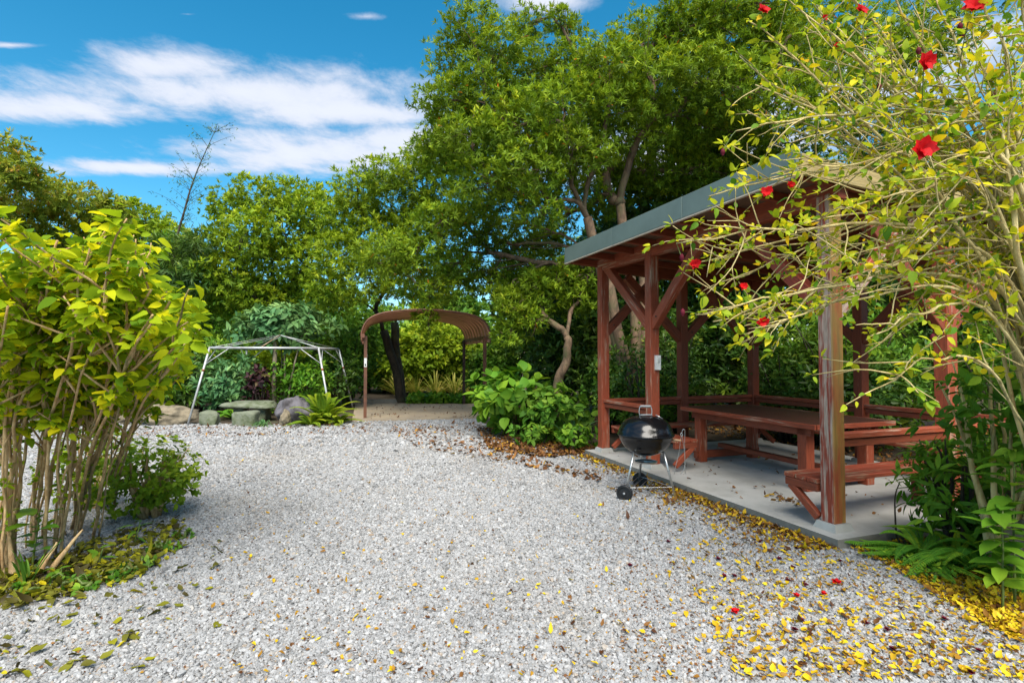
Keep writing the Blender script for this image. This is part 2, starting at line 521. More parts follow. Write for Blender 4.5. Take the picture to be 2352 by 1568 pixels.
def gravel_sheet_mat():
    m, nt, p = new_mat('gravel_sheet')
    g = nt.n('ShaderNodeNewGeometry')
    vor = nt.n('ShaderNodeTexVoronoi')
    nt.link(g.outputs['Position'], vor.inputs['Vector'])
    vor.inputs['Scale'].default_value = 52
    sp = nt.n('ShaderNodeSeparateColor')
    nt.link(vor.outputs['Color'], sp.inputs[0])
    col = nt.ramp(sp.outputs[0], [(0, (.14, .135, .13)), (.3, (.25, .25, .25)), (.7, (.33, .33, .33)), (.9, (.42, .42, .415)), (1, (.33, .26, .19))])
    edge = nt.step(vor.outputs['Distance'], .35, .75)
    col = nt.mix(edge, col, (.09, .085, .08))
    lo = nt.noise(g.outputs['Position'], .6, 4)
    col = nt.mix(nt.m('MULTIPLY', nt.step(lo, .48, .72), .5), col, nt.mix(1, col, (.78, .68, .55), 'MULTIPLY'))
    nt.link(col, p.inputs['Base Color'])
    p.inputs['Roughness'].default_value = .9
    nt.link(nt.bump(nt.m('SUBTRACT', 1.0, vor.outputs['Distance']), .9, .015), p.inputs['Normal'])
    return m

def stone_mat():
    m, nt, p = new_mat('gravel_stone')
    oi = nt.n('ShaderNodeObjectInfo')
    col = nt.ramp(oi.outputs['Random'], [(0, (.15, .15, .15)), (.07, (.245, .245, .245)), (.4, (.315, .315, .318)), (.75, (.375, .375, .38)), (.93, (.46, .46, .46)), (.97, (.38, .32, .26)), (1, (.27, .20, .14))])
    dust = nt.noise(nt.mapping(oi.outputs['Location'], (.45, .45, 0)), 1.0, 5, .6)
    col = nt.mix(nt.m('MULTIPLY', nt.step(dust, .50, .74), .6), col, nt.mix(1, col, (.90, .83, .73), 'MULTIPLY'))
    damp = nt.noise(nt.mapping(oi.outputs['Location'], (1.3, .5, 0), (4, 9, 0)), 1.0, 4, .6)
    col = nt.mix(nt.m('MULTIPLY', nt.step(damp, .52, .72), .6), col, nt.mix(1, col, (.70, .69, .68), 'MULTIPLY'))
    tcx = nt.n('ShaderNodeTexCoord')
    v = nt.noise(tcx.outputs['Object'], 2.5, 4)
    nt.link(nt.mix(nt.step(v, .35, .7), col, nt.mix(1, col, (.72, .71, .70), 'MULTIPLY')), p.inputs['Base Color'])
    p.inputs['Roughness'].default_value = .8
    return m
M['gravel_sheet'] = gravel_sheet_mat()
M['stone'] = stone_mat()


# ------------------------------------------------------------------ the setting: ground
def sheet(name, pts, z, mat):
    me = bpy.data.meshes.new(name)
    me.from_pydata([(x, y, z) for x, y in pts], [], [tuple(range(len(pts)))])
    me.materials.append(mat)
    return tag(link(name, me), kind='structure')

sheet('ground', [(-400, -400), (400, -400), (400, 400), (-400, 400)], 0.0, M['soil'])
THETA = R(19.56)
P3 = np.array([2.692, 4.499])
EV = np.array([math.cos(THETA), math.sin(THETA)])      # along the end side of the pavilion
FV = np.array([-math.sin(THETA), math.cos(THETA)])     # along its front
def pav(u, v):
    return P3 + FV * u + EV * v
YARD = [(-14, -6), (5.5, -6), (5.0, .8), (4.1, 2.2), (3.35, 3.35), tuple(pav(-.30, .12)), tuple(pav(0, .2)), tuple(pav(4.0, .2)), (.75, 8.9), (.1, 10.2), (-.6, 12.2), (-.9, 13.2),
        (-3.6, 12.6), (-5.0, 12.0), (-6.5, 12.1), (-8, 12.4), (-11, 13), (-14, 12)]
sheet('gravel_yard', YARD, 0.006, M['gravel_sheet'])

def in_poly(P, poly):
    x, y = P[:, 0], P[:, 1]
    inside = np.zeros(len(P), bool)
    j = len(poly) - 1
    for i in range(len(poly)):
        xi, yi = poly[i]
        xj, yj = poly[j]
        c = ((yi > y) != (yj > y)) & (x < (xj - xi) * (y - yi) / (yj - yi + 1e-12) + xi)
        inside ^= c
        j = i
    return inside

def gravel():
    rng = np.random.default_rng(11)
    pts, rad = [], []
    for y0, y1, dens, r0 in [(1.7, 4.0, 9600, .0074), (4.0, 6.3, 6600, .0086), (6.3, 9.2, 3300, .0116), (9.2, 13.2, 1000, .0175)]:
        x0, x1 = -y1 * 1.02 - .8, min(y1 * .98 + .5, 5.5)
        n = int((x1 - x0) * (y1 - y0) * dens)
        P = np.stack([rng.uniform(x0, x1, n), rng.uniform(y0, y1, n)], 1)
        P = P[np.abs(P[:, 0]) < P[:, 1] * .98 + .5]
        P = P[in_poly(P, YARD)]
        pts.append(P)
        rad.append(np.full(len(P), r0) * rng.lognormal(0, .28, len(P)))
    P = np.vstack(pts)
    r = np.concatenate(rad)
    n = len(P)
    me = bpy.data.meshes.new('gravel')
    V = np.column_stack([P, .006 + r * rng.uniform(.1, .75, n)]).astype(np.float32)
    me.vertices.add(n)
    me.vertices.foreach_set('co', V.ravel())
    sc = np.column_stack([r * rng.uniform(.9, 1.45, n), r * rng.uniform(.7, 1.1, n), r * rng.uniform(.5, .85, n)]).astype(np.float32)
    rot = np.column_stack([rng.normal(0, .45, n), rng.normal(0, .45, n), rng.uniform(0, 6.28, n)]).astype(np.float32)
    for nm, arr in (('sc', sc), ('rot', rot)):
        a = me.attributes.new(nm, 'FLOAT_VECTOR', 'POINT')
        a.data.foreach_set('vector', arr.ravel())
    me.materials.append(M['stone'])
    o = tag(link('gravel', me), 'loose white and grey gravel stones spread over the yard', 'gravel', kind='stuff')
    ng = bpy.data.node_groups.new('scatter_stones', 'GeometryNodeTree')
    ng.interface.new_socket('Geometry', in_out='INPUT', socket_type='NodeSocketGeometry')
    ng.interface.new_socket('Geometry', in_out='OUTPUT', socket_type='NodeSocketGeometry')
    N = ng.nodes
    gi, go = N.new('NodeGroupInput'), N.new('NodeGroupOutput')
    iop = N.new('GeometryNodeInstanceOnPoints')
    join = N.new('GeometryNodeJoinGeometry')
    for k in range(4):
        ico = N.new('GeometryNodeMeshIcoSphere')
        ico.inputs['Radius'].default_value = 1
        ico.inputs['Subdivisions'].default_value = 2
        sp = N.new('GeometryNodeSetPosition')
        nzt = N.new('ShaderNodeTexNoise')
        nzt.noise_dimensions = '4D'
        nzt.inputs['W'].default_value = k * 7.3
        nzt.inputs['Scale'].default_value = 1.1
        nzt.inputs['Detail'].default_value = 1.0
        vm = N.new('ShaderNodeVectorMath')
        vm.operation = 'SUBTRACT'
        vm.inputs[1].default_value = (.5, .5, .5)
        vs = N.new('ShaderNodeVectorMath')
        vs.operation = 'SCALE'
        vs.inputs['Scale'].default_value = 1.7
        ng.links.new(nzt.outputs['Color'], vm.inputs[0])
        ng.links.new(vm.outputs[0], vs.inputs[0])
        ng.links.new(ico.outputs['Mesh'], sp.inputs['Geometry'])
        ng.links.new(vs.outputs[0], sp.inputs['Offset'])
        sm = N.new('GeometryNodeSetMaterial')
        sm.inputs['Material'].default_value = M['stone']
        g2i = N.new('GeometryNodeGeometryToInstance')
        ss = N.new('GeometryNodeSetShadeSmooth')
        ss.inputs['Shade Smooth'].default_value = False
        ng.links.new(sp.outputs[0], ss.inputs[0])
        ng.links.new(ss.outputs[0], sm.inputs[0])
        ng.links.new(sm.outputs[0], g2i.inputs[0])
        ng.links.new(g2i.outputs[0], join.inputs[0])
    for nm, sock in (('sc', 'Scale'), ('rot', 'Rotation')):
        na = N.new('GeometryNodeInputNamedAttribute')
        na.data_type = 'FLOAT_VECTOR'
        na.inputs['Name'].default_value = nm
        if sock == 'Rotation':
            e = N.new('FunctionNodeEulerToRotation')
            ng.links.new(na.outputs[0], e.inputs[0])
            ng.links.new(e.outputs[0], iop.inputs['Rotation'])
        else:
            ng.links.new(na.outputs[0], iop.inputs[sock])
    iop.inputs['Pick Instance'].default_value = True
    ng.links.new(gi.outputs[0], iop.inputs['Points'])
    ng.links.new(join.outputs[0], iop.inputs['Instance'])
    ng.links.new(iop.outputs[0], go.inputs[0])
    md = o.modifiers.new('scatter', 'NODES')
    md.node_group = ng
gravel()


# ------------------------------------------------------------------ pavilion
def bevel_box_mesh(name, s, mat, b=.006):
    """box with chamfered edges, long side along local X"""
    x, y, z = s[0] / 2, s[1] / 2, s[2] / 2
    V, idx = [], {}
    for sx in (-1, 1):
        for sy in (-1, 1):
            for sz in (-1, 1):
                for ax in range(3):
                    p = [sx * (x - b), sy * (y - b), sz * (z - b)]
                    p[ax] = (sx * x, sy * y, sz * z)[ax]
                    idx[(sx, sy, sz, ax)] = len(V)
                    V.append(p)
    F = []
    for ax in range(3):
        o1, o2 = [a for a in range(3) if a != ax]
        for s_ in (-1, 1):
            q = []
            for a, c in ((-1, -1), (1, -1), (1, 1), (-1, 1)):
                k = [0, 0, 0]
                k[ax], k[o1], k[o2] = s_, a, c
                q.append(idx[(*k, ax)])
            F.append(q)
    for ax in range(3):
        o1, o2 = [a for a in range(3) if a != ax]
        for a in (-1, 1):
            for c in (-1, 1):
                q = []
                for s_, w in ((-1, o1), (1, o1), (1, o2), (-1, o2)):
                    k = [0, 0, 0]
                    k[ax], k[o1], k[o2] = s_, a, c
                    q.append(idx[(*k, w)])
                F.append(q)
    for sx in (-1, 1):
        for sy in (-1, 1):
            for sz in (-1, 1):
                F.append([idx[(sx, sy, sz, a)] for a in range(3)])
    me = bpy.data.meshes.new(name)
    me.from_pydata(V, [], F)
    me.materials.append(mat)
    import bmesh
    bm = bmesh.new()
    bm.from_mesh(me)
    bmesh.ops.recalc_face_normals(bm, faces=bm.faces)
    bm.to_mesh(me)
    bm.free()
    return me

def timber(name, p0, p1, w, h, mat, parent, b=.006, up=(0, 0, 1)):
    """a timber from p0 to p1 (parent's axes); w across, h along 'up'"""
    p0, p1 = Vector(p0), Vector(p1)
    X = (p1 - p0)
    Ln = X.length
    X.normalize()
    U = Vector(up)
    if abs(X.dot(U)) > .99:
        U = Vector((0, 1, 0))
    Y = U.cross(X).normalized()
    Z = X.cross(Y)
    o = link(name, bevel_box_mesh(name, (Ln, w, h), mat, min(b, w * .3, h * .3)), parent)
    Mx = Matrix((X, Y, Z)).transposed().to_4x4()
    Mx.translation = (p0 + p1) / 2
    o.matrix_basis = Mx
    return o

L, W, U2 = 3.93, 2.93, 2.63
ZS = CAM_H - 1.46                 # top of the slab
ZB = CAM_H + 1.32                 # underside of the front beam
SL = math.tan(R(3.6))             # roof falls to the rear
PS = .135
def zroof(v):                     # underside of the rafters
    return CAM_H + 1.446 - SL * (v + .49)

pv = thing('picnic_pavilion', 'open red-brown timber pavilion with metal-edged roof on a concrete slab', 'pavilion', (P3[0], P3[1], 0), THETA)
# local x = v (into the depth of the slab), local y = u (along the front)
mb = MB()
sx0, sx1, sy0, sy1 = -.155, W + .33, -.155, L + .27
mb.box(((sx0 + sx1) / 2, (sy0 + sy1) / 2, ZS / 2 - .1), (sx1 - sx0, sy1 - sy0, ZS + .2))
slab_top = mb.build('concrete_slab', M['concrete'], pv)
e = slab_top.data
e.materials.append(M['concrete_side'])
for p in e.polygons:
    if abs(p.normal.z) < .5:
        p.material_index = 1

posts = {'P1': (0, L), 'P2': (0, U2), 'P3': (0, 0), 'P4': (W / 2, L), 'P5': (W, L), 'P6': (W, L / 2), 'P7': (W / 2, 0), 'P8': (W, 0)}
for k, (v, u) in posts.items():
    top = zroof(v) - .03
    cx_, cy_ = v + PS / 2, u + PS / 2
    mat = M['wood_faded'] if k == 'P3' else (M['wood_edge'] if k in ('P1', 'P2', 'P7') else M['wood'])
    po = timber('post', (cx_, cy_, ZS + .055), (cx_, cy_, top), PS, PS, mat, pv, .008, up=(0, 1, 0))
    if k == 'P3':
        po['label'] = 'nearest post, paint faded to bare wood, moss on one side'
    f = MB()
    f.box((0, 0, 0), (PS + .085, PS + .085, .060), taper=.80)
    fo = f.build('footing', M['concrete'], po)
    fo.matrix_basis = po.matrix_basis.inverted() @ Matrix.Translation((cx_, cy_, ZS + .0285))

hb = .19
def beam(p0, p1, name='beam', w=.11, h=hb, mat=None):
    return timber(name, p0, p1, w, h, mat or M['wood'], pv)
bc = ZB + hb / 2
beam((PS / 2, -.08, bc), (PS / 2, L + PS + .02, bc), mat=M['wood_edge'])
zb2 = bc - SL * W
beam((W + PS / 2, -.08, zb2), (W + PS / 2, L + PS + .02, zb2))
for u in (PS / 2, L + PS / 2):
    beam((PS / 2 + .06, u, bc - SL * .1 - .012), (W + PS / 2 - .06, u, zb2 + .012), h=.17)
beam((PS / 2 + .06, L / 2 + .2, bc - .02), (W + PS / 2 - .06, L / 2 + .2, zb2 - .012), h=.16)
# corner braces at 45 degrees
def brace(v, u, dv, du, run=.98, z1=None, mat=None):
    zt = (ZB if v == 0 and dv == 0 else ZB - SL * (v + abs(dv) * .5)) + .04
    rise = 1.02
    c = Vector((v + PS / 2, u + PS / 2, 0))
    d = Vector((dv, du, 0))
    a = c + d * (PS / 2 - .03) + Vector((0, 0, zt - rise + .06))
    b_ = c + d * (PS / 2 + run) + Vector((0, 0, zt + .02))
    br = timber('brace', a, b_, .095, .13, mat or M['wood'], pv)
    ln = (b_ - a).length
    for t_ in (-.38, .38):
        bo = MB().lathe([(.0, .0565), (.009, .056), (.013, .053), (.013, .044)], 10, M=np.array(Matrix.Rotation(R(90), 3, 'X'))).add(np.zeros((0, 3)), np.zeros((0, 3), int))
        bo.build('bolt', M['dark_steel'], br, loc=(ln * t_, 0, 0))
brace(0, 0, 0, 1, mat=M['wood_faded'])
brace(0, 0, 1, 0, mat=M['wood_faded'])
brace(0, U2, 0, -1, mat=M['wood_edge'])
brace(0, U2, 0, 1, run=1.12, mat=M['wood_edge'])
brace(0, L, 1, 0)
brace(W / 2, L, 1, 0); brace(W / 2, L, -1, 0)
brace(W, L, -1, 0); brace(W, L, 0, -1)
brace(W, L / 2, 0, 1); brace(W, L / 2, 0, -1)
brace(W / 2, 0, -1, 0); brace(W / 2, 0, 1, 0)
brace(W, 0, 0, 1); brace(W, 0, -1, 0)

# roof: rafters, boards, metal sheet, fascia, verges
V0, V1, UA, UB = -.47, W + .45, -.12, L + PS + .10
nr = 9
for i in range(nr):
    u = UA + .06 + (UB - UA - .12) * i / (nr - 1)
    timber('rafter', (V0, u, zroof(V0) + .045), (V1, u, zroof(V1) + .045), .055, .09, M['wood'], pv)
nb = 19
bw = (V1 - V0) / nb
for i in range(nb):
    v = V0 + bw * (i + .5)
    z = zroof(v) + .09 + .008
    timber('roof_board', (v, UA, z), (v, UB, z), bw - .006, .014, M['wood_deck'], pv, .002, up=(SL, 0, 1))
rf = MB()
th = math.atan(SL)
sl_len = (V1 + .05 - V0) / math.cos(th)
Mr = np.array(Matrix.Rotation(th, 3, 'Y'))
rf.box(((V0 + V1 + .05) / 2, (UA + UB) / 2, zroof((V0 + V1) / 2) + .145), (sl_len, UB - UA + .06, .05), M=Mr)
rf.build('roof_sheet', M['fascia'], pv)
fz0, fz1 = CAM_H + 1.446, CAM_H + 1.672
u_cuts = [UA - .015, UA + 1.42, UA + 2.86, UB + .015]
for k in range(3):
    timber('fascia', (-.492 - .0015 * (k % 2), u_cuts[k] + .002, (fz0 + fz1) / 2), (-.492 - .0015 * (k % 2), u_cuts[k + 1] - .002, (fz0 + fz1) / 2), .03, fz1 - fz0, M['fascia'], pv, .003)
ft = timber('fascia_trim', (-.488, UA - .015, fz0 - .009), (-.488, UB + .015, fz0 - .009), .034, .016, M['fascia_trim'], pv, .002)
for u in (UA - .02, UB + .02):
    timber('verge_board', (V0 - .0, u, zroof(V0) + .085), (V1, u, zroof(V1) + .085), .03, .17, M['wood_verge'] if u < 0 else M['wood'], pv)
timber('fascia', (V1 + .02, UA, zroof(V1) + .08), (V1 + .02, UB, zroof(V1) + .08), .03, .19, M['fascia'], pv, .003)

# rails
ZR = CAM_H - .654
def rail(p0, p1, mat=None):
    timber('rail', p0 + (ZR - .025,), p1 + (ZR - .025,), .09, .05, mat or M['wood_edge'], pv)
    timber('rail', p0 + (ZR - .09,), p1 + (ZR - .09,), .05, .066, mat or M['wood'], pv)
h = PS / 2
rail((h, PS + .0, ), (W / 2, PS + 0,)) if False else None
rail((PS - .01, h), (W / 2 + .01, h)); rail((W / 2 + PS - .01, h), (W + .01, h))
rail((h, L + .01), (h, U2 + PS - .01))
rail((PS - .01, L + h), (W / 2 + .01, L + h)); rail((W / 2 + PS - .01, L + h), (W + .01, L + h))
rail((W + h, L + .01), (W + h, L / 2 + PS - .01)); rail((W + h, L / 2 + .01), (W + h, PS - .01))
# built-in benches along the inside: seat boards on a bearer
ZSEAT = ZS + .405
def bench(v0, v1, u0, u1, along, mat=M['wood_bench']):
    root = None
    n = 3
    if along == 'v':
        w = (u1 - u0) / n
        for i in range(n):
            u = u0 + w * (i + .5)
            o = timber('seat_board', (v0, u, ZSEAT - .02), (v1, u, ZSEAT - .02), w - .008, .04, mat, pv)
        for v in (v0 + .03, v1 - .03):
            timber('bearer', (v, u0 + .01, ZSEAT - .077), (v, u1 - .015, ZSEAT - .077), .055, .07, M['wood'], pv)
            ub, ut = (u0 + .02, u1 - .06) if u0 < 1 else (u1 - .02, u0 + .06)
            timber('bracket', (v, ub, ZSEAT - .33), (v, ut, ZSEAT - .10), .05, .07, M['wood_edge'], pv)
    else:
        w = (v1 - v0) / n
        for i in range(n):
            v = v0 + w * (i + .5)
            o = timber('seat_board', (v, u0, ZSEAT - .02), (v, u1, ZSEAT - .02), w - .008, .04, mat, pv)
        for u in (u0 + .03, u1 - .03):
            timber('bearer', (v0 + .01, u, ZSEAT - .077), (v1 - .015, u, ZSEAT - .077), .055, .07, M['wood'], pv)
            vb, vt = (v0 + .02, v1 - .06) if v0 < 1 else (v1 - .02, v0 + .06)
            timber('bracket', (vb, u, ZSEAT - .33), (vt, u, ZSEAT - .10), .05, .07, M['wood_edge'], pv)
bench(-.02, W - .02, PS + .005, PS + .37, 'v')
bench(PS + .005, PS + .36, U2 - .30, L - .02, 'u')
bench(PS + .40, W - .02, L - .37, L - .005, 'v')
bench(W - .37, W - .005, .55, L - .42, 'u')
# low joists that tie the bench to the floor
for v in (W / 2 + .2, W - .3):
    timber('bench_leg', (v, PS + .3, ZS), (v, PS + .3, ZSEAT - .112), .08, .08, M['wood'], pv, up=(0, 1, 0))

def wpt(v, u, z=0.0):
    p = pav(u, v)
    return (p[0], p[1], z)

# table: its own thing
tb = thing('picnic_table', 'large low red-brown wooden table under the pavilion roof', 'table', wpt(1.40, 1.98, ZS), THETA)
TW, TL, TH = 1.16, 2.20, 1.46 - .718
nbd = 6
for i in range(nbd):
    v = -TW / 2 + TW / nbd * (i + .5)
    timber('top_board', (v, -TL / 2, TH - .022), (v, TL / 2, TH - .022), TW / nbd - .003, .044, M['wood_top'], tb, .004)
for s in (-1, 1):
    timber('edge_board', (s * (TW / 2 + .012), -TL / 2 - .01, TH - .024), (s * (TW / 2 + .012), TL / 2 + .01, TH - .024), .022, .052, M['wood_edge'], tb, .004)
    timber('apron', (s * (TW / 2 - .09), -TL / 2 + .12, TH - .094), (s * (TW / 2 - .09), TL / 2 - .12, TH - .094), .04, .095, M['wood'], tb)
    timber('edge_board', (-TW / 2 + .002, s * (TL / 2 + .012), TH - .024), (TW / 2 - .002, s * (TL / 2 + .012), TH - .024), .022, .052, M['wood_edge'], tb, .004)
    for q in (-1, 1):
        timber('leg', (s * (TW / 2 - .13), q * (TL / 2 - .24), .0), (s * (TW / 2 - .13), q * (TL / 2 - .24), TH - .046), .12, .12, M['wood_edge'], tb, up=(0, 1, 0))
for q in (-1, 1):
    timber('foot_rail', (-TW / 2 + .03, q * (TL / 2 - .24), .10), (TW / 2 - .03, q * (TL / 2 - .24), .10), .07, .10, M['wood'], tb)
timber('stretcher', (0, -TL / 2 + .10, .185), (0, TL / 2 - .10, .185), .09, .06, M['wood'], tb)

# little white box on the second post, lamps under the roof
sw = thing('switch_box', 'small white box fixed to the side of the second front post', 'switch box', wpt(.09, U2 - .022, 1.47), THETA)
mb = MB(); mb.box((0, 0, 0), (.07, .04, .19)); mb.build('casing', M['white'], sw)
mb = MB(); mb.box((0, -.024, .03), (.03, .01, .06)); mb.build('toggle', M['lamp'], sw)
for v, u, z, lab in [(2.55, 1.67, None, 'white lamp under the rear of the pavilion roof'), (1.55, 2.0, None, 'white lamp under the middle of the pavilion roof')]:
    z = zroof(v) - .035
    lp = thing('ceiling_lamp', lab, 'lamp', wpt(v, u, z), THETA, 'lamps under the pavilion roof')
    mb = MB(); mb.box((0, 0, .02), (.10, .30, .03)); mb.build('base', M['white'], lp)
    mb = MB(); mb.tube([(0, -.14, -.015), (0, .14, -.015)], .028, 10); mb.build('cover', M['lamp'], lp, smooth=True)

# ------------------------------------------------------------------ kettle grill
gc = np.array([1.494, 6.0, 0.0])
gr = thing('kettle_grill', 'black kettle charcoal grill on silver legs beside the pavilion slab', 'grill', gc)
RB, ZRIM = .300, .675
prof = [(.02, ZRIM - .225), (.10, ZRIM - .215), (.18, ZRIM - .18), (.245, ZRIM - .12), (.282, ZRIM - .055), (.293, ZRIM - .012), (.303, ZRIM - .010), (.305, ZRIM), (.296, ZRIM + .002), (.285, ZRIM - .02)]
MB().lathe(prof, 64).build('bowl', M['enamel'], gr, smooth=True)
prof = [(.311, ZRIM + .002), (.314, ZRIM + .010), (.309, ZRIM + .018), (.303, ZRIM + .022), (.290, ZRIM + .072), (.262, ZRIM + .122), (.215, ZRIM + .166), (.155, ZRIM + .196), (.08, ZRIM + .212), (.0, ZRIM + .216)]
lid = MB().lathe(prof, 64).build('lid', M['enamel'], gr, smooth=True)
zt = ZRIM + .205
hd = MB()
hp = catmull([(-.062, 0, zt), (-.072, 0, zt + .05), (-.064, 0, zt + .098), (-.045, 0, zt + .108), (.045, 0, zt + .108), (.064, 0, zt + .098), (.072, 0, zt + .05), (.062, 0, zt)], 4)
hd.tube(hp, .0055, 8)
hd.build('handle', M['alu'], lid, smooth=True)
MB().tube([(-.06, 0, zt + .108), (-.05, 0, zt + .112), (.05, 0, zt + .112), (.06, 0, zt + .108)], .0145, 10).build('grip', M['enamel_grey'], lid, smooth=True)
MB().tube(catmull([(-.066, -.03, zt + .018), (0, -.05, zt + .022), (.066, -.03, zt + .018)], 5), .009, 8).build('handle_shield', M['enamel_grey'], lid, smooth=True)
MB().lathe([(.0, .006), (.045, .005), (.047, 0), (.045, -.004)], 24, M=np.array(Matrix.Rotation(R(28), 3, 'Y')), off=(.145, -.03, ZRIM + .203)).build('vent', M['alu'], lid, smooth=True)
feet = {'a': np.array([1.196, 5.78]), 'b': np.array([1.78, 5.845]), 'c': np.array([1.505, 6.39])}
wheel_axis = unit(np.array([*(feet['c'] - feet['a']), 0]))
for k, fxy in feet.items():
    d = np.array([*(fxy - gc[:2]), 0])
    dn = unit(d)
    p0 = dn * .195 + [0, 0, ZRIM - .17]
    zf = .085 if k != 'b' else .0
    p1 = d * (.92 if k != 'b' else 1) + [0, 0, zf]
    lg = MB().tube([p0, p0 * .6 + p1 * .4, p1], .0125, 10).build('leg', M['alu'], gr, smooth=True)
    q = p0 * .6 + p1 * .4
    MB().tube([q - (p1 - p0) * .006, q + (p1 - p0) * .006], .0145, 10).build('collar', M['enamel_grey'], lg, smooth=True)
    if k == 'b':
        MB().tube([p1 + (p0 - p1) * .03, p1], .0150, 10).build('foot_cap', M['white'], lg, smooth=True)
    else:
        c = d * .92 + [0, 0, .087] + wheel_axis * (-.032 if k == 'a' else .032)
        Mw = np.array(Vector(wheel_axis).to_track_quat('Z', 'Y').to_matrix())
        wp = [(.0, -.02), (.022, -.022), (.026, -.014), (.060, -.012), (.064, -.022), (.080, -.022), (.086, -.015), (.087, 0), (.086, .015), (.080, .022), (.064, .022), (.060, .012), (.026, .014), (.022, .022), (.0, .02)]
        wh = MB().lathe(wp, 36, M=Mw, off=c).build('wheel', M['rubber'], gr, smooth=False)
        MB().lathe([(.0, -.026), (.012, -.026), (.013, -.021)], 16, M=Mw, off=c).build('hub', M['enamel_grey'], wh, smooth=True)
ax = MB()
pa, pc_ = (np.array([*((feet[k] - gc[:2]) * .92), .087]) for k in ('a', 'c'))
ax.tube([pa, pc_], .005, 8).build('axle', M['alu'], gr, smooth=True)
pb = np.array([*((feet['b'] - gc[:2]) * .92), .13])
rk = MB()
ta, tcq = pa + [0, 0, .05], pc_ + [0, 0, .05]
for a, b in ((ta, pb), (tcq, pb), (ta, tcq)):
    rk.tube([a, b], .003, 6)
for i in range(1, 7):
    f_ = i / 7
    rk.tube([ta * (1 - f_) + pb * f_, tcq * (1 - f_) + pb * f_], .0022, 5)
rk.build('wire_rack', M['alu'], gr)
ah = MB()
ah.lathe([(.0, .012), (.12, .016), (.125, .03)], 32, off=(0, 0, ZRIM - .32))
ah.build('ash_catcher', M['alu'], gr, smooth=True)
# side handle that carries the tools
sh = MB().tube([(.285, -.02, ZRIM - .05), (.34, -.03, ZRIM - .055), (.385, -.035, ZRIM - .06)], .012, 8).build('side_handle', M['handle_wood'], gr, smooth=True)
tg = thing('grill_tongs', 'thin wire grill tongs hanging from the side of the kettle grill', 'tongs', (gc[0] + .39, gc[1] - .035, ZRIM - .05))
m_ = MB()
for s in (-1, 1):
    m_.tube(catmull([(0, s * .004, .05), (s * .012, 0, .0), (s * .03, 0, -.14), (s * .05 - .02, 0, -.30), (s * .035 - .05, 0, -.38)], 4), .0028, 6)
m_.build('arm', M['alu'], tg, smooth=True)
MB().tube(catmull([(-.006, 0, .04), (-.012, 0, .06), (0, 0, .075), (.012, 0, .06), (.006, 0, .04)], 4), .004, 6).build('spring', M['alu'], tg, smooth=True)
sk = thing('grill_skewer', 'long thin metal hook hanging beside the grill tongs', 'hook', (gc[0] + .425, gc[1] - .01, ZRIM - .03))
MB().tube(catmull([(-.02, 0, .055), (-.015, 0, .085), (.008, 0, .09), (.01, 0, .05), (.006, 0, -.05), (.008, 0, -.2), (.01, 0, -.40)], 5), .003, 6).build('rod', M['alu'], sk, smooth=True)
MB().tube([(.01, 0, -.40), (-.012, 0, -.405)], .003, 6).build('hook_tip', M['alu'], sk, smooth=True)

# ------------------------------------------------------------------ arched car shelter at the end of the yard
CA = math.atan2(.264, .964)
cp = thing('arched_shelter', 'rusty brown steel shelter with an arched ribbed roof at the yard end', 'shelter', (-3.63, 13.25, 0), CA)
CWd, CD = 3.02, 3.08
# local x = across, local y = depth
for i, (x, y) in enumerate([(0, 0), (CWd, 0), (0, CD), (CWd, CD)]):
    p = MB(); p.box((x, y, 1.03), (.075, .10, 2.06))
    po = p.build('post', M['rust'] if i in (0, 1) else M['dark_steel'], cp)
    if i == 0:
        s_ = MB(); s_.box((.0, -.0525, 1.40), (.062, .004, .22)); st = s_.build('sticker', M['white'], po)
        s_ = MB(); s_.box((.0, -.0555, 1.34), (.03, .003, .05)); s_.build('print', M['ink'], po)
        s_ = MB(); s_.box((.041, .03, 1.52), (.004, .05, .15)); s_.build('sticker', M['white'], po)
arch = catmull([(-.09, 1.92), (-.09, 2.18), (.06, 2.47), (.42, 2.64), (CWd * .33, 2.72), (CWd * .5, 2.745), (CWd * .67, 2.72), (CWd - .42, 2.64), (CWd - .06, 2.47), (CWd + .09, 2.18), (CWd + .09, 1.92)], 4)
arch3 = lambda y, dz=0: [(a, y, b + dz) for a, b in arch]
npan = 9
pw = (CD + .55) / npan
for i in range(npan):
    y0 = -.25 + i * pw
    prof_y = [(y0 + .05, .0), (y0 + .075, -.05), (y0 + pw - .075, -.05), (y0 + pw - .05, .0)]
    A = np.array(arch)
    nn = unit(np.stack([-np.gradient(A[:, 1]), np.gradient(A[:, 0])], 1))
    V = []
    for yy, hh in prof_y:
        for (a, b), n_ in zip(A, nn):
            V.append((a + n_[0] * hh, yy, b + n_[1] * hh))
    k = len(A)
    T = []
    for a in range(len(prof_y) - 1):
        for b in range(k - 1):
            p_, q_, r_, s_ = a * k + b, a * k + b + 1, (a + 1) * k + b + 1, (a + 1) * k + b
            T += [[p_, q_, r_], [p_, r_, s_]]
    MB().add(V, T).build('roof_panel', M['rust_roof'], cp)
A = np.array(arch)
nn = unit(np.stack([-np.gradient(A[:, 1]), np.gradient(A[:, 0])], 1))
for y in (-.26, CD * .5, CD + .31):
    MB().tube([(a, y, b - .02) for a, b in arch], .022, 8).build('arch_rib', M['rust'], cp, smooth=True)
for x in (-.06, CWd + .06):
    b_ = MB(); b_.box((x, CD / 2 + .02, 2.05), (.07, CD + .6, .09)); b_.build('side_beam', M['rust'], cp)
pd = MB(); pd.box((CWd / 2 + .15, 1.75, .005), (CWd + .9, 4.6, .06))
po = tag(pd.build('shelter_pavement', M['pad'], None), kind='structure')
po.matrix_world = Matrix.Translation((-3.63, 13.25, 0)) @ Matrix.Rotation(CA, 4, 'Z')
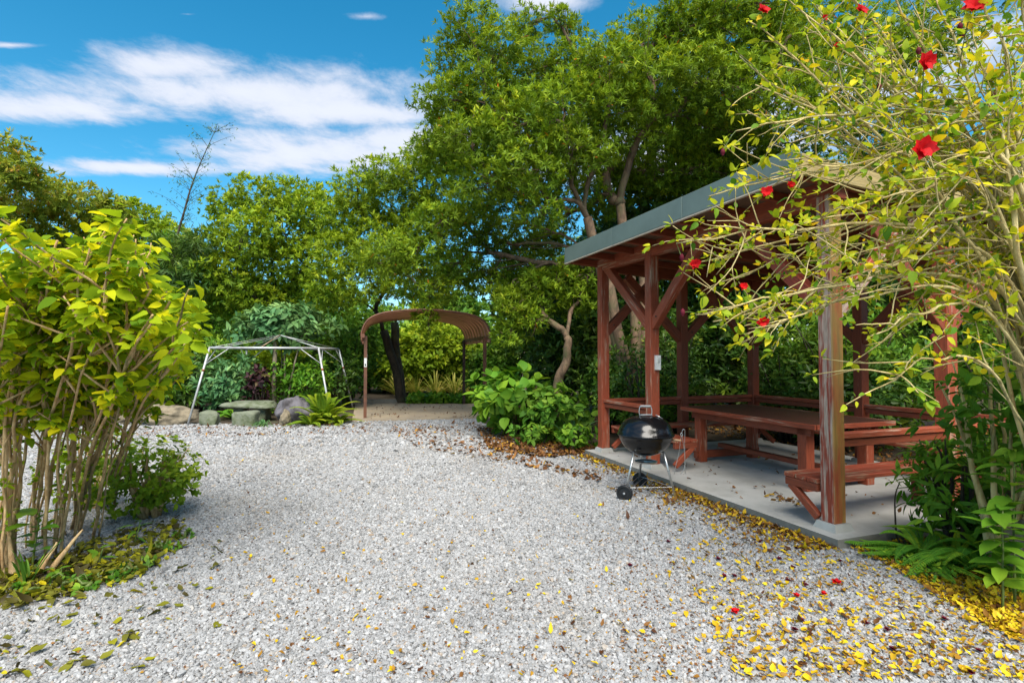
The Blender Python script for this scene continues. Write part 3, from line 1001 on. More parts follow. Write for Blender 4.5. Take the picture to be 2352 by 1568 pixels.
kb = MB(); kb.box((CWd / 2, 4.15, .09), (CWd + .8, .14, .12))
ko = tag(kb.build('shelter_kerb', M['concrete_side'], None), kind='structure')
ko.matrix_world = po.matrix_world.copy()

# ------------------------------------------------------------------ pipe tent frame
tops = {'a': np.array([-6.96, 12.3, 1.75]), 'b': np.array([-4.67, 12.9, 1.75]), 'c': np.array([-4.86, 15.0, 1.75]), 'd': np.array([-7.15, 14.4, 1.75])}
ft_ = {'a': np.array([-7.2, 11.9, 0]), 'b': np.array([-4.2, 12.5, 0]), 'c': np.array([-4.62, 15.6, 0]), 'd': np.array([-7.4, 15.0, 0])}
apex = np.array([-5.95, 13.7, 2.10])
tf = thing('tent_frame', 'bare grey pipe frame of a party tent among the shrubs', 'tent frame', (-5.9, 13.6, 0))
org = np.array([-5.9, 13.6, 0])
for k in 'abcd':
    lg = MB().tube([tops[k] - org, ft_[k] - org], .024, 8).build('leg', M['pipe'], tf, smooth=True)
    q = tops[k] * .72 + ft_[k] * .28 - org
    MB().tube([q, q + (ft_[k] - tops[k]) * .03], .028, 8).build('joint', M['rust_spot'], lg, smooth=True)
for a, b in ('ab', 'bc', 'cd', 'da'):
    MB().tube([tops[a] - org, tops[b] - org], .026, 8).build('bar', M['pipe'], tf, smooth=True)
    for p, q in ((a, b), (b, a)):
        s0 = tops[p] * .78 + ft_[p] * .22 - org
        s1 = tops[p] * .82 + tops[q] * .18 - org
        MB().tube([s0, s1], .011, 6).build('strut', M['pipe'], tf, smooth=True)
for k in 'abcd':
    MB().tube([tops[k] - org, apex - org], .006, 6).build('rafter', M['pipe'], tf, smooth=True)
    m1 = tops[k] * .9 + apex * .1
    MB().tube([m1 + [.12, 0, -.02] - org, apex - org + [.05, 0, -.03]], .006, 6).build('rafter', M['pipe'], tf, smooth=True)
MB().tube([tops['a'] * .55 + tops['b'] * .45 - org, apex - org], .008, 6).build('rafter', M['handle_wood'], tf, smooth=True)

# ------------------------------------------------------------------ stones
def boulder(name, label, cat, loc, s, mat, seed, rz=0.0, group=None, block=False):
    rng = np.random.default_rng(seed)
    import bmesh
    bm = bmesh.new()
    bmesh.ops.create_icosphere(bm, subdivisions=4, radius=1)
    V = np.array([v.co[:] for v in bm.verts])
    if block:
        V = np.sign(V) * np.abs(V) ** .32
        V /= 1.0
    disp = np.zeros(len(V))
    for f_, a_ in ((1.3, .16), (2.7, .09), (6, .035)):
        if block:
            a_ *= .42
        for _ in range(3):
            k = rng.normal(0, 1, 3) * f_
            disp += a_ * np.sin(V @ k + rng.uniform(0, 6))
    if not block:   # a few flattened facets
        for _ in range(9):
            n_ = unit(rng.normal(0, 1, 3))
            dcut = rng.uniform(.68, .92)
            dd = V @ n_
            over = np.maximum(dd - dcut, 0)
            V = V - over[:, None] * n_ * .85
    V = V * (1 + disp)[:, None] * np.array(s)
    V[:, 2] -= V[:, 2].min() + .04
    for v, c in zip(bm.verts, V):
        v.co = c
    me = bpy.data.meshes.new(name)
    bm.to_mesh(me)
    bm.free()
    for p in me.polygons:
        p.use_smooth = True
    me.materials.append(mat)
    o = link(name, me)
    o.location = loc
    o.rotation_euler = (0, 0, rz)
    return tag(o, label, cat, group)
st = thing('stone_table', 'low table of a thick stone slab on rough stone supports', 'stone table', (-6.27, 12.9, 0), R(8))
top = boulder('slab_top', None, None, (0, 0, .34), (.54, .36, .085), M['stone_green'], 3, block=True); top.parent = st
for x in (-.26, .26):
    s_ = boulder('support', None, None, (x, 0, 0), (.13, .20, .21), M['stone_green'], 5 + int(x > 0), block=True); s_.parent = st
boulder('stone_stool', 'narrow green-grey stone block seat nearest the tent leg', 'stone stool', (-6.77, 12.0, 0), (.185, .17, .17), M['stone_green'], 8, .2, 'stone seats by the stone table', True)
boulder('stone_stool', 'wide squat stone block seat in front of the stone table', 'stone stool', (-5.93, 11.95, 0), (.27, .19, .18), M['stone_green'], 9, -.1, 'stone seats by the stone table', True)
boulder('boulder', 'grey pointed boulder beside the yellow-green fern', 'boulder', (-5.05, 12.35, 0), (.45, .34, .36), M['stone_grey'], 21, .4)
boulder('boulder', 'small tan upright stone in front of the grey boulder', 'boulder', (-5.02, 11.85, 0), (.12, .10, .19), M['stone_tan'], 22)
boulder('boulder', 'wide brown-grey boulder left of the tent frame leg', 'boulder', (-7.85, 12.2, 0), (.52, .40, .20), M['stone_tan'], 23)
boulder('boulder', 'low brown-grey boulder behind the stems of the broad-leaved bush', 'boulder', (-8.85, 12.2, 0), (.40, .35, .17), M['stone_tan'], 24)
boulder('boulder', 'pale grey rock half hidden by plants at the right edge', 'boulder', (3.66, 3.72, 0), (.30, .26, .34), M['stone_tan'], 25)


# ------------------------------------------------------------------ trees
UPV = np.array([0, 0, 1.0])
def crown_leaves(blobs, per_m2, lpt, Lf, Wf, rng, spread=(.5, 1.35), shell=.5, tuft_up=.55):
    """leaf whorls at twig tips all through a set of ellipsoids; returns positions, directions, normals, sizes, tints"""
    P, D, N, LL, TT = [], [], [], [], []
    for c, r in blobs:
        r = np.asarray(r, float)
        area = 4 * np.pi * ((r[0] * r[1]) ** 1.6 / 3 + (r[0] * r[2]) ** 1.6 / 3 + (r[1] * r[2]) ** 1.6 / 3) ** (1 / 1.6)
        n = max(12, int(area * per_m2))
        dirs = rand_dirs(n, rng)
        rad = shell + (1.08 - shell) * rng.random(n) ** .6
        lump = 1 + .16 * np.sin(dirs @ (rng.normal(0, 1, 3) * 5) + rng.uniform(0, 6)) + .10 * np.sin(dirs @ (rng.normal(0, 1, 3) * 9))
        tip = np.asarray(c) + dirs * r * (rad * lump)[:, None]
        axis = unit(dirs * .9 + UPV * tuft_up + rng.normal(0, .35, (n, 3)))
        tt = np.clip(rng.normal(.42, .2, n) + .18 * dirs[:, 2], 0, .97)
        k = lpt
        tipr = np.repeat(tip, k, 0)
        axr = np.repeat(axis, k, 0)
        per = unit(np.cross(axr, rand_dirs(n * k, rng)))
        ang = rng.uniform(*spread, n * k)[:, None]
        d = unit(axr * np.cos(ang) + per * np.sin(ang))
        P.append(tipr - axr * rng.uniform(0, .5 * Lf, n * k)[:, None])
        D.append(d)
        N.append(unit(axr + .5 * UPV + rng.normal(0, .25, (n * k, 3)) + 1e-3))
        LL.append(Lf * rng.uniform(.7, 1.25, n * k))
        t_ = np.clip(np.repeat(tt, k) + rng.normal(0, .12, n * k), 0, .984)
        t_[rng.random(n * k) < .0025] = 1.0
        TT.append(t_)
    return np.vstack(P), np.vstack(D), np.vstack(N), np.concatenate(LL), np.concatenate(TT)

def skeleton(starts, blobs, rng, wobble=.045, rtip=.012, pre=()):
    """limbs that branch from limbs: each leaf mass hangs on the nearest wood already grown; thickness follows what a limb carries"""
    limbs, nodes = [], []          # limb: path, parent limb, index on it
    def push(path, par, at_, cost0):
        i = len(limbs)
        limbs.append([path, par, at_])
        seg = np.concatenate([[0], np.cumsum(np.linalg.norm(np.diff(path, axis=0), axis=1))])
        for k in range(2, len(path)):
            nodes.append((path[k], cost0 + seg[k], i, k, unit(path[k] - path[k - 1])))
    for p_ in pre:
        push(np.asarray(p_, float), -1, 0, 0.0)
    for f, d in starts:
        nodes.append((np.asarray(f, float), 0.0, -1, 0, np.asarray(d, float)))
    cs = [np.asarray(c, float) for c, r in blobs]
    order = sorted(range(len(cs)), key=lambda i: min(np.linalg.norm(cs[i] - n[0]) for n in nodes))
    for i in order:
        c = cs[i]
        best = min(nodes, key=lambda n: np.linalg.norm(c - n[0]) * (1.25 - .35 * float(np.dot(unit(c - n[0]), n[4]))) + .30 * n[1])
        p, cost, li, k, tg_ = best
        dist = np.linalg.norm(c - p)
        mid = p + unit(tg_ + UPV * .25) * dist * .42
        push(wob(bez(p, mid, c, 10), wobble * min(1, dist), rng), li, k, cost)
    n = len(limbs)
    kids = [[] for _ in range(n)]
    for i, (pth, par, k) in enumerate(limbs):
        if par >= 0:
            kids[par].append((k, i))
    tot = [1] * n
    for i in range(n - 1, -1, -1):
        tot[i] = 1 + sum(tot[j] for k, j in kids[i])
    out = []
    for i, (pth, par, k0) in enumerate(limbs):
        cnt = np.array([1 + sum(tot[j] for k, j in kids[i] if k >= q) for q in range(len(pth))], float)
        r = rtip * np.sqrt(cnt + .6)
        r[-1] *= .5
        r = np.convolve(np.pad(r, 1, 'edge'), [.25, .5, .25], 'valid')
        out.append((pth, r))
    return out

def tree(name, label, cat, base, forks, blobs, leafmat, barkmat, seed, per_m2=26, lpt=9, Lf=.12, Wf=.03, r0=.14, group=None, limbs_as_parts=False, shape='diamond', twigs=5, trunk_path=None, rl=.014, shell=.5, pre=(), **kw):
    rng = np.random.default_rng(seed)
    base = np.asarray(base, float)
    root = thing(name, label, cat, base, 0, group)
    tk = MB()
    forks = [np.asarray(f) for f in forks]
    tops_ = []
    for f in forks:
        path = trunk_path if trunk_path is not None and len(forks) == 1 else bez(base, base * .5 + f * .5 + rng.normal(0, .12, 3), f, 10)
        path = wob(path, .04, rng)
        tk.tube(path - base, np.linspace(r0 * (1 if len(forks) == 1 else .75), r0 * .62, len(path)), 10)
    starts = [(f, unit(f - base + np.array([0, 0, .5]))) for f in forks]
    lm = MB()
    for (path, rr) in skeleton(starts, blobs, rng, rtip=rl, pre=pre):
        m = MB() if limbs_as_parts else lm
        k = len(path)
        m.tube(path - base, rr, 7)
        c, r = blobs[int(np.argmin([np.linalg.norm(np.asarray(q[0]) - path[-1]) for q in blobs]))]
        for _ in range(twigs):
            s = path[rng.integers(k // 2, k)]
            t_ = np.asarray(c) + rand_dirs(1, rng)[0] * np.asarray(r) * rng.uniform(.6, .95)
            m.tube(wob(bez(s, (s + t_) / 2 + rng.normal(0, .12, 3), t_, 6), .02, rng) - base, np.linspace(.011, .004, 6), 4)
        if limbs_as_parts:
            m.build('branch', barkmat, root, smooth=True)
    if not limbs_as_parts and lm.n:
        tk.add(np.vstack(lm.v), np.vstack(lm.t))
    tk.build('trunk', barkmat, root, smooth=True)
    P, D, N, LL, TT = crown_leaves(blobs, per_m2, lpt, Lf, Wf, rng, shell=shell, **kw)
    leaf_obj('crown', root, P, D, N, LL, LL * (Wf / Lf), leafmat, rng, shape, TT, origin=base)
    return root

def blobs_px(lst, d, zs=.72, ds=1.0, seed=0, jitter=.7):
    rng = np.random.default_rng(seed)
    out = []
    for it in lst:
        X, Y, r = it[:3]
        dd = d + (it[3] if len(it) > 3 else rng.uniform(-jitter, jitter))
        rr = r / FPX * dd
        out.append((at(X, Y, dd), (rr, rr * ds, rr * zs)))
    return out

# the big spreading tree behind the pavilion
BIG = [(1085, 55, 72), (1060, 140, 78), (1150, 100, 70), (1215, 60, 55), (1020, 230, 70), (1110, 215, 95), (1210, 170, 90), (1285, 45, 42), (1310, 150, 70), (1010, 330, 60, .5),
       (1085, 320, 90, -.6), (1185, 290, 95, -.5), (1290, 250, 100, -.8), (1395, 140, 85), (1470, 95, 80), (1400, 230, 95, -.4), (1500, 190, 95, -.3), (1570, 70, 80), (1600, 170, 95),
       (1680, 80, 95), (1680, 200, 90), (1790, 110, 100), (1800, 230, 85), (1560, 20, 60), (1660, 0, 60), (1770, 10, 70), (1900, 60, 100), (1920, 190, 95), (1480, 300, 70, .2), (1590, 285, 70, .6),
       (1300, 345, 80, -.7), (1210, 390, 90, -.8), (1110, 420, 85, -.4), (1700, 300, 70, .8), (1830, 330, 80, 1.0), (1375, 345, 55, -.3), (1240, 480, 65, -.6), (2020, 120, 110, .6), (2030, 300, 100, 1.2), (2130, 60, 120, 1.0), (1500, 395, 60, 1.3), (1580, 390, 65, 1.4), (1430, 400, 50, 1.5), (1660, 400, 60, 1.5), (1750, 390, 60, 1.5), (1350, 440, 50, .8)]
tb_base = np.array([*ground(1460, 905)[:2], 0])
tb_base = np.array([2.6, 10.6, 0])
tree('spreading_tree', 'largest tree, narrow-leaved, its crown spreading above the pavilion roof', 'tree', tb_base,
     [at(1350, 500, 10.4), at(1425, 470, 10.8), at(1480, 520, 11.0), at(1390, 560, 10.2)],
     blobs_px(BIG, 10.2, .74, 1.0, 1) + blobs_px([(x_ + 25, y_ + 30, r_ * .95) for x_, y_, r_, *q_ in BIG[4:] if x_ < 1800], 12.0, .8, 1.0, 31), M['leaf_podo'], M['bark'], 101, per_m2=62, shell=.42, lpt=10, Lf=.112, Wf=.026, r0=.15, limbs_as_parts=True, rl=.017)
# low limbs reaching to the left over the shelter
LOW = [(1160, 545, 70, 1.2), (1080, 520, 75, .6), (1010, 505, 70), (960, 570, 75), (1060, 610, 70, .9), (980, 660, 65), (900, 590, 80), (1120, 650, 55, 1.0), (1200, 620, 60, 1.3), (1280, 640, 60, 1.4), (1165, 680, 45), (1255, 560, 50, 1.5), (1190, 740, 40, .6)]
lp = lambda d, *pts: wob(catmull([at(X, Y, d + .12 * i) for i, (X, Y) in enumerate(pts)], 5), .02, np.random.default_rng(int(d * 10)))
tree('leaning_tree', 'low tree with long horizontal limbs reaching over the arched shelter', 'tree', np.array([1.75, 10.9, 0]),
     [at(1400, 650, 10.7)], blobs_px(LOW, 10.4, .62, 1.0, 2, .5), M['leaf_podo'], M['bark'], 102, per_m2=72, lpt=9, Lf=.115, Wf=.028, r0=.12, limbs_as_parts=True, rl=.018,
     pre=[lp(10.7, (1400, 650), (1345, 612), (1280, 606), (1215, 600), (1150, 583), (1085, 580)), lp(10.6, (1400, 650), (1340, 572), (1290, 540), (1235, 520), (1180, 512)), lp(10.8, (1400, 650), (1350, 590), (1260, 558), (1180, 562))])
TWI = [(1215, 735, 42), (1180, 705, 45), (1330, 690, 48, .5), (1255, 680, 50, .3), (1165, 770, 36), (1350, 630, 52, .5), (1285, 640, 50, .4), (1225, 655, 46, .2)]
tree('twisted_tree', 'small gnarled tree with a twisted trunk beside the far pavilion post', 'tree', np.array([1.02, 10.3, 0]),
     [at(1300, 775, 10.3)], blobs_px(TWI, 10.3, .8, 1.0, 6, .3), M['leaf_podo'], M['bark'], 109, per_m2=75, lpt=9, Lf=.12, Wf=.032, r0=.11, limbs_as_parts=True, rl=.024,
     trunk_path=catmull([(1.0, 10.3, 0), at(1280, 905, 10.3), at(1288, 860, 10.3), at(1306, 815, 10.3), at(1300, 775, 10.3)], 4))
# middle trees above the shelter
MIDT = [(880, 400, 55), (820, 440, 65), (900, 470, 85), (980, 420, 75), (1000, 350, 60), (790, 500, 70), (860, 550, 85), (780, 590, 75), (940, 530, 70), (840, 640, 70), (760, 670, 60), (1040, 470, 70), (920, 640, 60), (950, 380, 50), (975, 715, 36, -1.9), (988, 762, 26, -2.0), (1005, 675, 40, -1.8)]
tree('shelter_tree', 'bushy yellow-green tree rising directly behind the arched shelter', 'tree', np.array([-3.6, 17.6, 0]),
     [at(880, 760, 17.2), at(905, 740, 17.5)], blobs_px(MIDT, 15.6, .8, 1.0, 3, 1.0), M['leaf_light'], M['bark_dark'], 103, per_m2=42, lpt=9, Lf=.14, Wf=.036, r0=.21, rl=.016)
LEFTT = [(520, 470, 50), (590, 450, 60), (680, 455, 60), (560, 540, 75), (650, 530, 85), (730, 480, 60), (500, 560, 50), (530, 630, 70), (620, 620, 85), (700, 600, 70), (740, 540, 50), (480, 620, 40), (600, 690, 60), (520, 690, 50), (680, 680, 55)]
tree('garden_tree', 'rounded light green tree standing behind the tent frame', 'tree', np.array([-6.2, 18.4, 0]),
     [at(690, 740, 17.6), at(650, 720, 17.6)], blobs_px(LEFTT, 17.0, .8, 1.0, 4, 1.0), M['leaf_light'], M['bark_dark'], 104, per_m2=32, lpt=9, Lf=.15, Wf=.055, r0=.2, rl=.016)

# hillside trees at the far left
HILL = [('hillside_tree', 'tall green tree at the left edge with reddish shoots on top', [(0, 350, 60), (-60, 400, 90), (40, 390, 50), (20, 450, 80), (-40, 500, 90), (70, 420, 35), (100, 480, 40)], 19, (-20, 830), 'leaf_olive', 105),
        ('hillside_tree', 'olive twiggy tree second from the left edge', [(130, 440, 50), (190, 460, 55), (110, 520, 60), (230, 500, 60), (170, 540, 70), (265, 480, 35)], 21, (170, 830), 'leaf_olive', 106),
        ('hillside_tree', 'flat-topped feathery tree left of the bare stalk', [(300, 490, 50), (345, 510, 45), (270, 540, 60), (330, 560, 65), (395, 545, 45), (230, 570, 60)], 23, (300, 840), 'leaf_light', 107),
        ('hillside_tree', 'dark low tree between the bare stalk and the light green tree', [(410, 560, 45), (450, 590, 50), (390, 620, 60), (460, 650, 55), (350, 640, 60)], 20, (410, 840), 'leaf_mid', 108)]
for nm, lab, bl, d, bp, mt, sd_ in HILL:
    b0 = at(bp[0], bp[1], d)
    b0[2] = 0
    tree(nm, lab, 'tree', b0, [at(bp[0], 640, d)], blobs_px(bl, d, .75, 1.0, sd_, 1.2), M[mt], M['bark'], sd_, per_m2=17, lpt=8, Lf=.22, Wf=.075, r0=.16, rl=.015, group='trees on the rise at the left')

# bare dead stalk
st_b = at(395, 640, 17.0); st_b[2] = 0
rng = np.random.default_rng(5)
sk = thing('bare_stalk', 'tall bare dead stalk with wispy side twigs against the sky', 'dead stalk', st_b)
path = catmull([st_b, at(400, 600, 17), at(425, 480, 17), at(450, 400, 17), at(492, 305, 17)], 6)
MB().tube(path - st_b, np.linspace(.05, .008, len(path)), 6).build('stem', M['bark_dark'], sk, smooth=True)
tw = MB()
tips = []
for i in range(46):
    s = path[rng.integers(8, len(path))]
    d_ = unit(np.array([rng.choice([-1, 1]) * rng.uniform(.3, 1), rng.uniform(-.6, .6), rng.uniform(.3, 1.1)]))
    ln = rng.uniform(.25, 1.0)
    e_ = s + d_ * ln
    tw.tube(bez(s, s + d_ * ln * .5 + [0, 0, .08], e_, 5) - st_b, np.linspace(.007, .003, 5), 4)
    tips += [s * .5 + e_ * .5, s * .25 + e_ * .75, e_]
tw.build('twigs', M['bark_dark'], sk)
tips = np.array(tips)
tips = np.repeat(tips, 3, 0) + rng.normal(0, .06, (len(tips) * 3, 3))
leaf_obj('leaf_wisps', sk, tips, unit(rng.normal(0, 1, tips.shape) + [0, 0, -.6]), rand_dirs(len(tips), rng), .11, .025, M['leaf_dark'], rng, origin=st_b)


# ------------------------------------------------------------------ shrubs, ferns, grasses
def shrub(name, label, cat, base, rx, ry, h, n, Lf, Wf, mat, seed, group=None, shape='diamond', stem_mat='bark_dark', nst=9, lean=(0, 0), z0=.12, parts=0, droop=.3, up=.5):
    rng = np.random.default_rng(seed)
    base = np.array([base[0], base[1], 0.0])
    root = thing(name, label, cat, base, 0, group)
    sm = MB()
    tips = []
    for i in range(nst):
        a = rng.uniform(0, 6.28)
        q = rng.uniform(.25, .9)
        tip = np.array([math.cos(a) * rx * q + lean[0], math.sin(a) * ry * q + lean[1], h * rng.uniform(.6, .97)])
        b = np.array([math.cos(a) * rx * .15, math.sin(a) * ry * .15, 0])
        p = wob(bez(b, b * .5 + tip * .4 + [0, 0, h * .25], tip, 8), .03, rng)
        sm.tube(p, np.linspace(.016 + .008 * h, .005, 8), 5)
    sm.build('stems', M[stem_mat], root, smooth=True)
    dirs = rand_dirs(n, rng)
    rad = .45 + .6 * rng.random(n) ** .7
    lump = 1 + .18 * np.sin(dirs @ (rng.normal(0, 1, 3) * 4) + 1) + .14 * np.sin(dirs @ (rng.normal(0, 1, 3) * 8))
    P = dirs * np.array([rx, ry, h * (1 - z0) / 2]) * (rad * lump)[:, None] + [lean[0] * .6, lean[1] * .6, h * (z0 + (1 - z0) / 2)]
    P[:, 2] = np.maximum(P[:, 2], .03)
    k = 5
    ax = unit(dirs * .8 + UPV * up + rng.normal(0, .4, (n, 3)))
    Pr, axr = np.repeat(P, k, 0), np.repeat(ax, k, 0)
    per = unit(np.cross(axr, rand_dirs(n * k, rng)))
    ang = rng.uniform(.6, 1.5, n * k)[:, None]
    D = unit(axr * np.cos(ang) + per * np.sin(ang))
    N = unit(axr + UPV * .5 + rng.normal(0, .3, (n * k, 3)))
    LL = Lf * rng.uniform(.65, 1.25, n * k)
    tt = np.clip(np.repeat(rng.normal(.45, .2, n) + .15 * dirs[:, 2], k) + rng.normal(0, .13, n * k), 0, 1)
    Pr = Pr + D * Lf * .15
    if parts:
        order = np.argsort(Pr[:, 1] - .3 * rng.random(len(Pr)))    # the leaves that show: the near side
        sel = order[:parts]
        rest = order[parts:]
        for i in sel:
            V, T, kk = leaf_oval(np.zeros((1, 3)), D[i:i + 1], N[i:i + 1], LL[i:i + 1], LL[i:i + 1] * Wf / Lf, droop)
            me = make_mesh('leaf', V, T, mat, np.full(12, tt[i]))
            link('leaf', me, root, Pr[i])
        Pr, D, N, LL, tt = Pr[rest], D[rest], N[rest], LL[rest], tt[rest]
    kw = {'droop': droop} if shape == 'oval' else {}
    fo = leaf_obj('foliage', root, Pr, D, N, LL, LL * Wf / Lf, mat, rng, shape, tt, **kw)
    if parts:
        fo['kind'] = 'stuff'
    return root

def fern(name, label, base, n, length, mat, seed, cat='fern', group=None, pin=.09, arch=.55, elev=(.5, 1.3), fan=(0, 6.28), as_parts=True):
    rng = np.random.default_rng(seed)
    base = np.asarray(base, float)
    root = thing(name, label, cat, base, 0, group)
    for i in range(n):
        a = rng.uniform(*fan)
        e_ = rng.uniform(*elev)
        ln = length * rng.uniform(.65, 1.1)
        d = np.array([math.cos(a) * math.cos(e_), math.sin(a) * math.cos(e_), math.sin(e_)])
        t = np.linspace(0, 1, 14)[:, None]
        path = d * ln * t + np.array([0, 0, -1]) * arch * ln * t ** 2.2
        path[:, 2] = np.maximum(path[:, 2], .02)
        m = MB().tube(path, np.linspace(.006, .002, 14), 4)
        tn = unit(np.gradient(path, axis=0))
        s = np.arange(0, 40) / 40
        idx = (s * 12.99 + .6).clip(0, 12.99)
        i0 = idx.astype(int)
        f_ = (idx - i0)[:, None]
        P = path[i0] * (1 - f_) + path[i0 + 1] * f_
        Tn = tn[i0]
        side = unit(np.cross(Tn, UPV) + 1e-6)
        nrm = np.cross(side, Tn)
        w = pin * np.sin(np.pi * np.clip(s * .9 + .12, 0, 1)) ** .7
        tint = rng.uniform(.1, .9)
        for sg in (-1, 1):
            D = unit(side * sg + Tn * .35 - nrm * .15)
            V, T, k = leaf_diamond(P, D, nrm, w, w * .24 + .004)
            m.add(V, T, np.clip(tint + np.repeat(rng.normal(0, .1, len(P)), 4), 0, 1))
        m.build('frond', mat, root)
    return root

def tuft(name, label, base, n, length, width, mat, seed, cat='grass tuft', bend=.5, group=None, elev=(.6, 1.5), parts=True):
    rng = np.random.default_rng(seed)
    base = np.asarray(base, float)
    root = thing(name, label, cat, base, 0, group)
    allm = MB()
    for i in range(n):
        a, e_ = rng.uniform(0, 6.28), rng.uniform(*elev)
        ln = length * rng.uniform(.55, 1.1)
        d = np.array([math.cos(a) * math.cos(e_), math.sin(a) * math.cos(e_), math.sin(e_)])
        t = np.linspace(0, 1, 8)[:, None]
        path = d * ln * t + np.array([0, 0, -1.0]) * bend * ln * t ** 2.3 + rng.normal(0, .02, 3) * [1, 1, 0]
        path[:, 2] = np.maximum(path[:, 2], .015)
        side = unit(np.cross(d, UPV))
        w = width * np.sin(np.pi * np.clip(t * .86 + .14, 0, 1)) ** .6
        Lv, Rv = path - side * w / 2, path + side * w / 2
        cv = path - np.array([0, 0, 1]) * w * .25
        V = np.stack([Lv, cv, Rv], 1).reshape(-1, 3)
        T = []
        for j in range(7):
            for q in (0, 1):
                a_, b_, c_, d_ = j * 3 + q, j * 3 + q + 1, (j + 1) * 3 + q + 1, (j + 1) * 3 + q
                T += [[a_, b_, c_], [a_, c_, d_]]
        m = MB() if parts else allm
        m.add(V, T, rng.uniform(.1, .9))
        if parts:
            m.build('blade', mat, root)
    if not parts:
        allm.build('blades', mat, root)
    return root

# dark planting behind and beside the pavilion
rng = np.random.default_rng(77)
BACK = []
for i in range(22):
    t = i / 21
    u = rng.uniform(-2.4, 5.4)
    v = W + rng.uniform(.9, 3.4)
    BACK.append((*pav(u, v), rng.uniform(.7, 1.15), rng.uniform(1.3, 2.6)))
for i in range(9):
    u = L + rng.uniform(1.0, 4.2)
    v = rng.uniform(1.4, 4.5)
    BACK.append((*pav(u, v), rng.uniform(.6, 1.0), rng.uniform(1.2, 2.3)))
for i in range(5):
    BACK.append((*pav(-rng.uniform(.9, 2.6), W * .6 + rng.uniform(0, 2.5)), rng.uniform(.6, .9), rng.uniform(1.2, 2.2)))
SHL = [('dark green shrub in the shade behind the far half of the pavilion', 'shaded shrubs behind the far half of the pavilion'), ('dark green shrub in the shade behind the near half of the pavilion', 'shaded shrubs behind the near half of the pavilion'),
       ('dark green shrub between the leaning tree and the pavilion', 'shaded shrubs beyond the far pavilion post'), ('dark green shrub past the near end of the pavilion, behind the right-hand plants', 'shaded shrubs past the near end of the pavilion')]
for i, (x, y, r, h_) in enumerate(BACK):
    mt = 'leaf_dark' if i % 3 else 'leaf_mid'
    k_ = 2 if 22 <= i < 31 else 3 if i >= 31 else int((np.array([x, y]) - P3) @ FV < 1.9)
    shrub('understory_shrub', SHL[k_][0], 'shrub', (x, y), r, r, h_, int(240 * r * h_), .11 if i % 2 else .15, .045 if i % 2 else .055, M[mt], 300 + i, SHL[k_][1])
# tall dark trees that close the view behind
TALL = [(3.5, 13.6, 8.2), (4.9, 13.9, 8.0), (1.2, 15.5, 4.6), (3.6, 14.2, 5.2), (5.8, 12.8, 5.6), (8.2, 11.6, 5.8), (.9, 18.8, 5.2), (6.8, 16.5, 7), (10.2, 9.4, 5.6), (9.8, 14.5, 7), (2.2, 19.5, 7), (-2.6, 27.0, 6.5), (-9.5, 21.5, 3.8), (-6.2, 23, 4.6)]
TALL_LAB = ['tall dark tree filling the gap under the big crown', 'second tall dark tree under the big crown, above the roof edge', 'dark tree just left of the leaning tree trunk', 'dark tree behind the middle of the pavilion roof', 'dark tree behind the near half of the pavilion', 'dark tree farthest right behind the pavilion',
            'dark tree right of the shelter, behind the round-leaved bush', 'tallest dark tree behind the pavilion table', 'dark tree beyond the pavilion at the right edge', 'tall dark tree beyond the arching yellow-leaved bush', 'tall dark tree far behind the big spreading tree',
            'green tree far behind the arched shelter', 'green tree behind the tall shrub under the bare stalk', 'green tree far behind the rounded light green tree']
for i, (x, y, h_) in enumerate(TALL):
    rng = np.random.default_rng(500 + i)
    bl = []
    for k in range(16 if i < 2 else 11):
        zf = rng.uniform(.16, 1)
        rr = rng.uniform(.75, 1.2) * (1.1 - .35 * zf)
        a = rng.uniform(0, 6.28)
        q = rng.uniform(.2, 1.35)
        bl.append((np.array([x + math.cos(a) * q, y + math.sin(a) * q, h_ * zf]), (rr, rr, rr * .85)))
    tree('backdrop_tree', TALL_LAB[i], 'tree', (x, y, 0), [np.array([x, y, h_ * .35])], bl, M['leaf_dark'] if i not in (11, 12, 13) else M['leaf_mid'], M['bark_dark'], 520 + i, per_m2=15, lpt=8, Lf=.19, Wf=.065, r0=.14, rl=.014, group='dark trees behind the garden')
# the wood beyond: one far mass
rng = np.random.default_rng(60)
bl = []
for i in range(70):
    a = R(rng.uniform(-62, 62))
    d = rng.uniform(27, 36)
    rr = rng.uniform(1.6, 2.6)
    bl.append((np.array([math.sin(a) * d, math.cos(a) * d, rng.uniform(.5, 3.4)]), (rr, rr, rr)))
P, D, N, LL, TT = crown_leaves(bl, 6, 6, .42, .16, rng, shell=.8)
tag(leaf_obj('distant_woods', None, P, D, N, LL, LL * .42, M['leaf_mid'], rng, 'diamond', TT), 'green wood beyond the garden', 'woods', kind='stuff')

# plants seen through and beside the shelter
for i, (X, Y, d, rx, h_, mt, lf, lab) in enumerate([
        (955, 880, 21.8, 1.3, 2.6, 'leaf_light', .22, 'bright yellow-green bush seen through the left of the shelter'),
        (1035, 880, 22.4, 1.4, 3.0, 'leaf_light', .26, 'bright bush with big leaves seen through the shelter centre'),
        (1130, 890, 18.3, .9, 1.9, 'leaf_mid', .2, 'mid green bush just right of the shelter'),
        (890, 880, 22.6, 1.2, 2.4, 'leaf_mid', .2, 'dark leafy bush behind the shelter trunk')]):
    p = at(X, Y, d)
    shrub('garden_shrub', lab, 'shrub', p[:2], rx, rx * .8, h_, int(330 * rx * h_), lf, lf * .5, M[mt], 330 + i)
for i, X in enumerate((915, 955, 1000, 1045, 1085)):
    p = at(X, 890, 20.4 + .4 * (i % 2))
    tuft('reed_clump', 'tan and green reed clump behind the shelter floor', (p[0], p[1], 0), 60, 1.5, .045, M['reed'], 340 + i, 'reeds', .35, 'reeds behind the shelter floor', parts=False)
